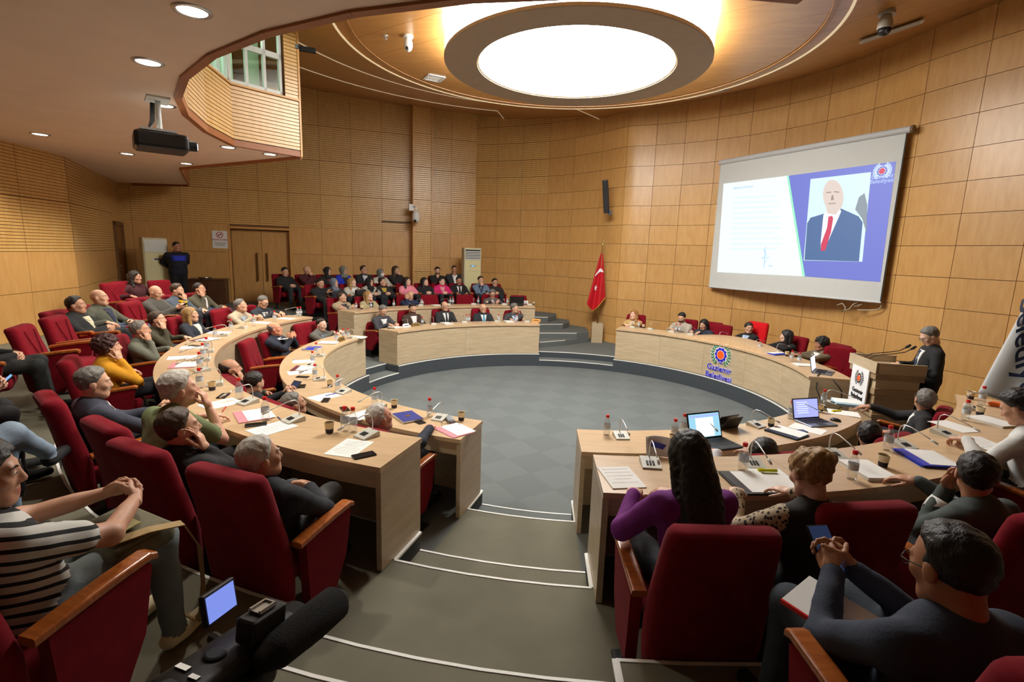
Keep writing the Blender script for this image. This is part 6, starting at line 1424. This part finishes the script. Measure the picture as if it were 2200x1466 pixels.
def pen(dk, px, py, ang, label, col, L=.07, r=.004, z=0.):
    q = desk_at(dk, px, py); t = polar(q)[1]; o = empty('pen', (q[0], q[1], DESKS[dk][0]+z+r), (t+90+ang)*D2R, label, 'pen'); m = mat('pen %d_%d_%d' % col, srgb(*col), .4)
    MB().tube([(0, -L, 0), (0, L*.4, 0)], r, 8).build('barrel', m, o, smooth=True); MB().tube([(0, L*.4, 0), (0, L, 0)], [r*1.15, r*1.05], 8).build('cap', m, o); return o
pen('L2', 482, 880, 55, 'red and white pen on the outer left desk', (206, 40, 30)); pen('L2', 602, 902, 70, 'dark blue pen beside the microphone, outer left desk', (40, 36, 120)); pen('L1', 711, 849, 10, 'blue pen lying across a white sheet', (40, 50, 170), z=.003); pen('L1', 648, 802, 60, 'dark pen lying on papers', (30, 30, 34), z=.006); pen('R2', 1648, 1018, 80, 'yellow highlighter on the white notebook', (226, 226, 20), .06, .011, .012); pen('R1', 1797, 885, 60, 'yellow highlighter beside the lectern sheet', (226, 220, 20), .06, .011)
def specs_on(dk, px, py, ang, label):
    q = desk_at(dk, px, py); t = polar(q)[1]; o = bpy.data.objects.new('spectacles', SPECS); COL.objects.link(o); o.location = (q[0], q[1], DESKS[dk][0]+.035); o.rotation_euler = (0, 0, (t+90+ang)*D2R); tag(o, label, 'spectacles')
specs_on('L1', 968, 922, 40, 'folded spectacles on the pink folder near the aisle'); specs_on('L2', 398, 783, 60, 'dark spectacles on the pink folder before the yellow cardigan')
def nameplate(dk, px, py, label, m, w_=.10):
    q = desk_at(dk, px, py); t = polar(q)[1]; o = empty('name_plate', (q[0], q[1], DESKS[dk][0]), (t+90)*D2R, label, 'name plate')
    MB().add([(-w_, .035, 0), (w_, .035, 0), (w_, -.035, 0), (-w_, -.035, 0), (-w_, 0, .075), (w_, 0, .075)], [(0, 3, 2, 1), (0, 1, 5, 4), (2, 3, 4, 5), (0, 4, 3), (1, 2, 5)]).build('wedge', m, o); MB().box((0, .0205, .036), (w_*.7, .001, .008), M=Matrix.Rotation(.44, 3, 'X')).build('engraved_line', M_MBLACK, o)
M_BRASS = mat('brass plate', srgb(150, 122, 66), .35, .05, 20, metal=.5)
nameplate('L1', 733, 733, 'brass name plate before the grey suit', M_BRASS); nameplate('F1', 893, 701, 'brass name plate before the brown blazer', M_BRASS); nameplate('F1', 872, 703, 'white name card before the brown blazer', M_PAPER, .08); nameplate('F2', 1126, 652, 'white name card at the end of second far desk', M_PAPER, .11); nameplate('F1', 1152, 692, 'orange and yellow box at the right end of inner far desk', mat('orange box', srgb(222, 140, 30), .6), .10)
# pencil case / grey pouch
q = desk_at('L1', 967, 905); o = empty('grey_pouch', (q[0], q[1], 1.035), polar(q)[1]*D2R+2.3, 'grey soft case beside the cup at the aisle end', 'case'); b = MB(); rbox(b, (0, 0, .016), (.035, .085, .016), .014); b.build('case_body', mat('grey case', srgb(140, 146, 150), .6), o, smooth=True); MB().box((0, 0, .0325), (.002, .07, .001)).build('zip', M_STEEL, o)
# laptops
def laptop(loc, rz, label, screen, size=1., tilt=15, casem=None):
    o = empty('laptop', loc, rz, label, 'laptop'); cm = casem or mat('laptop grey shell', srgb(120, 126, 134), .35, .03, metal=.4); hx, hy = .165*size, .115*size
    b = MB(); rbox(b, (0, 0, .008), (hx, hy, .008), .006); b.build('base', cm, o); MB().box((0, .022*size, .0165), (hx*.88, hy*.52, .0008)).build('keyboard', M_MBLACK, o); MB().box((0, -hy*.66, .0165), (hx*.3, hy*.26, .0006)).build('touchpad', M_BLACK, o)
    T_ = Matrix.Translation((0, hy, .014)) @ Matrix.Rotation(-tilt*D2R, 4, 'X'); l = MB(); l.box((0, .003, .105*size), (hx, .004, .108*size)); lid = l.build('lid', cm, o); lid.matrix_local = T_
    MB().box((0, -.0015, .105*size), (hx*.985, .0008, .104*size)).build('bezel', M_MBLACK, lid); s_ = MB().box((0, -.003, .107*size), (hx*.93, .0008, .094*size)).build('screen', screen, lid); return o, lid
E_DOC = emis('document screen glow', (.86, .95, 1.), 1.1); E_SKY = emis('pale blue screen glow', (.33, .66, .85), 1.0); E_VIO = emis('violet screen glow', (.42, .46, .95), 1.0)
q = desk_at('R1', 1752, 910); t = polar(q)[1]; lp1, ld = laptop((q[0], q[1], 1.035), (t-90)*D2R+math.pi-.35, 'open grey laptop with violet screen on the inner right desk', E_VIO)
for k in range(6): MB().box((-.05+.01*(k % 2), -.0042, .17-.022*k), (.07, .0004, .003)).build('screen_line', E_DOC, ld)
q = at(1585, 984, 1.035); t = polar(q)[1]; R_ = 4.12; lp2, ld = laptop((*P(R_, t)[:2], 1.035), (t+90)*D2R+.12, 'laptop with bright document screen behind the purple jacket', E_SKY, 1.12, 18, M_BLACK)
MB().box((0, -.0042, .105), (.10, .0004, .085)).build('document_page', E_DOC, ld); MB().box((0, -.0042, .205), (.165, .0004, .006)).build('menu_bar', E_VIO, ld)
q = desk_at('G', 1752, 800); t = polar(q)[1]; laptop((*P(4.0, t)[:2], 1.01), (t+90)*D2R-.5, 'silver laptop at the right end of the presiding desk', E_DOC, 1.1, 12)
cb = [P(4.0, -4, 1.02), P(3.9, -6.5, 1.03), P(3.82, -9.2, 1.015), P(3.8, -10.6, .85), P(3.9, -10.9, .62), P(4.05, -10.7, .5), P(4.15, -10.8, .62), P(4.12, -10.7, .85), P(4.0, -10.4, 1.0)]
tag(MB().tube(cb, .008, 6).build('power_cord', M_MBLACK, None, smooth=True), 'black power cord looping over the end of the presiding desk', 'cord')
q = desk_at('F2', 1104, 654); t = polar(q)[1]; laptop((*P(5.2, t)[:2], 1.285), (t+90)*D2R, 'dark laptop seen from behind on the second far desk', E_VIO, 1.15, 14, M_BLACK)
q = desk_at('R1', 1795, 905); o = empty('computer_mouse', (q[0], q[1], 1.035), 1., 'black mouse beside the open laptop', 'mouse'); MB().lathe([(.001, .03), (.018, .028), (.03, .016), (.033, 0)], 14).build('shell', M_BLACK, o, smooth=True); o.scale = (1., 1.6, 1.); MB().box((0, .012, .03), (.003, .006, .003)).build('wheel', M_STEEL, o)
# folded tablet
q = desk_at('R1', 1563, 920); t = polar(q)[1]; o = empty('tablet_in_cover', (q[0], q[1], 1.035), (t+90)*D2R+.1, 'black tablet propped in its folding cover', 'tablet')
MB().box((0, .03, .06), (.12, .004, .085), M=Matrix.Rotation(.62, 3, 'X')).build('tablet', M_BLACK, o); MB().add([(-.12, -.02, .003), (.12, -.02, .003), (.10, -.085, .13), (-.10, -.085, .13), (-.12, -.016, .0), (.12, -.016, .0), (.10, -.081, .13), (-.10, -.081, .13)], [(0, 1, 2, 3), (7, 6, 5, 4), (0, 4, 5, 1), (1, 5, 6, 2), (2, 6, 7, 3), (3, 7, 4, 0)]).build('cover_flap', M_MBLACK, o)
# orange packet at the right edge
q = desk_at('R2', 2147, 874); o = empty('orange_packet', (q[0], q[1], 1.30), .6, 'orange packet beside the bottle at the right edge', 'packet'); b = MB(); rbox(b, (0, 0, .02), (.05, .07, .02), .012); b.build('wrapper', mat('orange wrapper', srgb(236, 110, 20), .4), o); MB().box((0, .072, .02), (.05, .004, .008)).build('seal', MATS['orange wrapper'], o)
# lifted page in the hand of the purple jacket
q = desk_at('R2', 1420, 985); t = polar(q)[1]; o = empty('turned_page', (q[0], q[1], 1.30), (t+90)*D2R, 'glossy brochure page lifted upright by the purple jacket', 'brochure')
secs = [[(-.10+.2*i/8, .0+.03*math.sin(i*.5)+.05*j, .004+.13*j*math.cos(.3*i/8)) for i in range(9)] for j in (0, .33, .66, 1.)]
mb = MB(); mb.add([v for s_ in secs for v in s_], [(j*9+i, j*9+i+1, (j+1)*9+i+1, (j+1)*9+i) for j in range(3) for i in range(8)]); pg = mb.build('page', M_PAPER, o, smooth=True); md = pg.modifiers.new('thickness', 'SOLIDIFY'); md.thickness = .001
MB().box((.01, .04, .07), (.08, .003, .018), M=Matrix.Rotation(.25, 3, 'Y')).build('blue_print', M_BLUEF, o)
# --- phones and tablet held in hands
def held_phone(idx, label, lit, size=1.):
    o, W, hc, HR = PN[idx]; a = W[-1][2]+W[1][2]; mid = a/2+np.array((0, .10, .035)); M = o.matrix_basis @ Matrix.Translation(mid) @ Matrix.Rotation(.75, 4, 'X')
    r = empty('smartphone', (0, 0, 0), 0, label, 'phone'); r.matrix_world = M
    b = MB(); rbox(b, (0, 0, 0), (.037*size, .076*size, .005), .004); b.build('phone_body', M_BLACK, r); MB().box((0, 0, .0056), (.034*size, .072*size, .0005)).build('screen', lit, r)
    for k in range(6): MB().box((-.02+.02*(k % 3), -.02-.022*(k//3), .0064), (.007, .007, .0003)).build('app_icon', E_VIO, r)
E_DIM = emis('dim phone screen glow', (.03, .05, .12), .5); E_PH = emis('blue phone screen glow', (.25, .5, .85), .9)
def pidx(word): return [i for i, p_ in enumerate(PN) if word in p_[0]['label']][0]
held_phone(pidx('foreground'), 'phone with app icons held by the foreground person', E_DIM, 1.15); held_phone(pidx('looking at a phone by'), 'bright phone held by the navy blazer', E_PH); held_phone(pidx('tablet'), 'tablet held by the person at the inner left desk', E_DIM, 1.6); held_phone(pidx('phone low'), 'phone held low at the left edge', E_PH); held_phone(pidx('hooded'), 'phone held by the hooded jacket', M_BLACK); held_phone(pidx('black zip top'), 'phone held in the front audience row', M_BLACK)
# --- bag with strap on the lap of the striped shirt
o, W, hc, HR = PN[pidx('striped')]
bag = empty('canvas_bag', (0, 0, 0), 0, 'olive canvas bag with a webbing strap on the lap of the striped shirt', 'bag'); bag.matrix_world = o.matrix_basis @ Matrix.Translation((.05, .33, .585)) @ Matrix.Rotation(.12, 4, 'X') @ Matrix.Rotation(-.2, 4, 'Z')
b = MB(); rbox(b, (0, 0, .0), (.17, .12, .045), .035); M_CANV = mat('olive canvas', srgb(112, 108, 86), .9, .12, 40, bump=.2, bscale=300); b.build('bag_body', M_CANV, bag, smooth=True)
b = MB(); rbox(b, (.02, -.02, .046), (.15, .09, .010), .008); b.build('flap', M_CANV, bag, smooth=True); M_STRAP = mat('tan webbing', srgb(176, 150, 104), .85, .1, 60)
secs = []
for (x, y, z) in ((.12, -.10, .075), (.17, .02, .072), (.20, .13, .04), (.21, .17, -.10), (.20, .16, -.30), (.17, .14, -.46), (.10, .16, -.53), (.04, .14, -.50)): secs.append([Vector((x-.024, y, z)), Vector((x+.024, y-.01, z)), Vector((x+.024, y-.01, z-.005)), Vector((x-.024, y, z-.005))])
MB().loft(secs).build('strap', M_STRAP, bag); MB().box((.06, -.03, .071), (.035, .06, .002)).build('patch_label', mat('printed patch', srgb(206, 196, 140), .8, .2, 90), bag)
# leather bag of the neighbour
o2 = PN[pidx('pale blue jeans')][0]; hb = empty('black_leather_bag', (0, 0, 0), 0, 'black leather bag between the pale jeans and the striped shirt', 'bag'); hb.matrix_world = o2.matrix_basis @ Matrix.Translation((.42, .12, .55)); M_LEA = mat('black leather', (.014, .013, .013), .3, .1, 30, bump=.1)
b = MB(); rbox(b, (0, 0, .0), (.12, .17, .11), .05); b.build('bag_body', M_LEA, hb, smooth=True); MB().tube([(-.02, -.12, .09), (-.02, -.10, .2), (-.02, .0, .24), (-.02, .10, .2), (-.02, .12, .09)], .012, 8).build('handle', M_LEA, hb, smooth=True)
hb2 = empty('dark_handbag', (0, 0, 0), 0, 'dark handbag on the lap of the white patterned jacket', 'bag'); o3 = PN[pidx('white patterned')][0]; hb2.matrix_world = o3.matrix_basis @ Matrix.Translation((0, .36, .66)); b = MB(); rbox(b, (0, 0, 0), (.14, .06, .09), .03); b.build('bag_body', M_LEA, hb2, smooth=True); MB().tube([(-.08, 0, .08), (-.05, 0, .15), (.05, 0, .15), (.08, 0, .08)], .008, 6).build('handle', M_LEA, hb2, smooth=True)

# ------------------------------------------------------------------ camcorder on its tripod, foreground left
def vat(px, py, d):   # point at camera depth d
    r = ray(px, py); return Vector(CAM+r*d)
cq = vat(468, 1462, .98)
cam_o = empty('camcorder', cq, 0, 'black video camera with flip-out screen and fluffy microphone on a tripod, foreground', 'video camera')
fwd = (vat(735, 1330, 1.35)-vat(440, 1430, .95)).normalized(); fwd = Vector((fwd.x, fwd.y, fwd.z*.3)).normalized(); rgt = fwd.cross(Vector((0, 0, 1))).normalized(); upv = rgt.cross(fwd)
cam_o.matrix_world = Matrix(((rgt.x, fwd.x, upv.x, cq.x), (rgt.y, fwd.y, upv.y, cq.y), (rgt.z, fwd.z, upv.z, cq.z), (0, 0, 0, 1)))
M_CB = mat('camera rubber black', (.016, .016, .017), .55, .15, 40)
b = MB(); rbox(b, (0, 0, 0), (.052, .11, .055), .018); b.build('body', M_CB, cam_o, smooth=True)
MB().lathe([(.001, .0), (.02, .0), (.02, .004), (.016, .006), (.001, .006)], 16, (.0, -.01, .055)).build('zoom_dial', M_MBLACK, cam_o)
MB().box((-.02, -.06, .056), (.014, .006, .003)).box((.02, -.07, .056), (.01, .005, .003)).build('buttons', M_STEEL, cam_o)
MB().tube([(0, .10, -.01), (0, .19, -.01)], [.046, .05], 20).build('lens_barrel', M_CB, cam_o, smooth=False); MB().tube([(0, .185, -.01), (0, .215, -.01)], [.05, .058], 20).build('lens_hood', M_MBLACK, cam_o)
b = MB(); rbox(b, (.03, .07, .085), (.024, .045, .026), .008); b.build('handle_block', M_CB, cam_o); hs = MB(); hs.box((.03, .07, .115), (.016, .02, .002)).box((.018, .07, .118), (.002, .02, .003)).box((.042, .07, .118), (.002, .02, .003)).box((.03, .09, .118), (.014, .002, .003)); hs.build('hot_shoe', M_STEEL, cam_o)
MB().tube([(.075, .02, .04), (.08, .06, .045), (.082, .16, .05), (.083, .235, .055), (.083, .26, .057)], [.02, .036, .04, .039, .02], 16).build('microphone_windshield', mat('black foam', (.008, .008, .008), .95, .2, 200, bump=.6, bscale=400), cam_o, smooth=True)
Ml = Matrix.Translation((-.075, .06, .105)) @ Matrix.Rotation(1.72, 4, 'Z') @ Matrix.Rotation(-.25, 4, 'X')
b = MB(); rbox(b, (0, 0, 0), (.045, .006, .032), .004); sc_ = b.build('flip_screen', M_CB, cam_o); sc_.matrix_local = Ml; MB().box((0, -.007, 0), (.038, .0008, .026)).build('display', emis('camcorder display glow', (.22, .3, .85), .9), sc_); MB().tube([(-.05, .045, .035), (-.075, .05, .035)], .012, 8).build('hinge', M_CB, cam_o)
MB().tube([(0, -.10, .03), (0, -.15, .04), (0, -.20, .052)], [.034, .03, .036], 14).build('viewfinder', M_MBLACK, cam_o); b = MB(); rbox(b, (-.01, -.135, -.02), (.04, .04, .035), .012); b.build('battery', M_CB, cam_o); b = MB(); rbox(b, (.055, -.01, -.02), (.016, .06, .035), .012); b.build('hand_strap', M_MBLACK, cam_o, smooth=True)
MB().box((0, .0, -.075), (.035, .05, .018)).build('tripod_plate', M_BLACK, cam_o); MB().tube([(0, 0, -.09), (0, 0, -.19)], [.035, .028], 14).build('tripod_head', M_BLACK, cam_o); MB().tube([(-.02, -.04, -.11), (-.10, -.25, -.16), (-.13, -.34, -.18)], [.010, .010, .016], 10).build('pan_bar', M_MBLACK, cam_o, smooth=True)
zf = 1.0-cq.z
for k in range(3):
    a = 2*math.pi*k/3+.4; MB().tube([(0, 0, -.17), (.16*math.cos(a), .16*math.sin(a), -.6), (.30*math.cos(a), .30*math.sin(a), zf)], [.016, .013, .012], 8).build('tripod_leg', M_BLACK, cam_o, smooth=True)

# booklet on the lap of the foreground person
o, W, hc, HR = PN[pidx('foreground')]
bk = empty('lap_booklet', (0, 0, 0), 0, 'white booklet with a red edge on the lap of the foreground person', 'booklet'); bk.matrix_world = o.matrix_basis @ Matrix.Translation((-.10, .24, .625)) @ Matrix.Rotation(.12, 4, 'X') @ Matrix.Rotation(.5, 4, 'Z')
MB().box((0, 0, 0), (.10, .14, .006)).build('pages', M_PAPER, bk); MB().box((-.103, 0, 0), (.004, .14, .0075)).build('spine', M_CAP, bk)
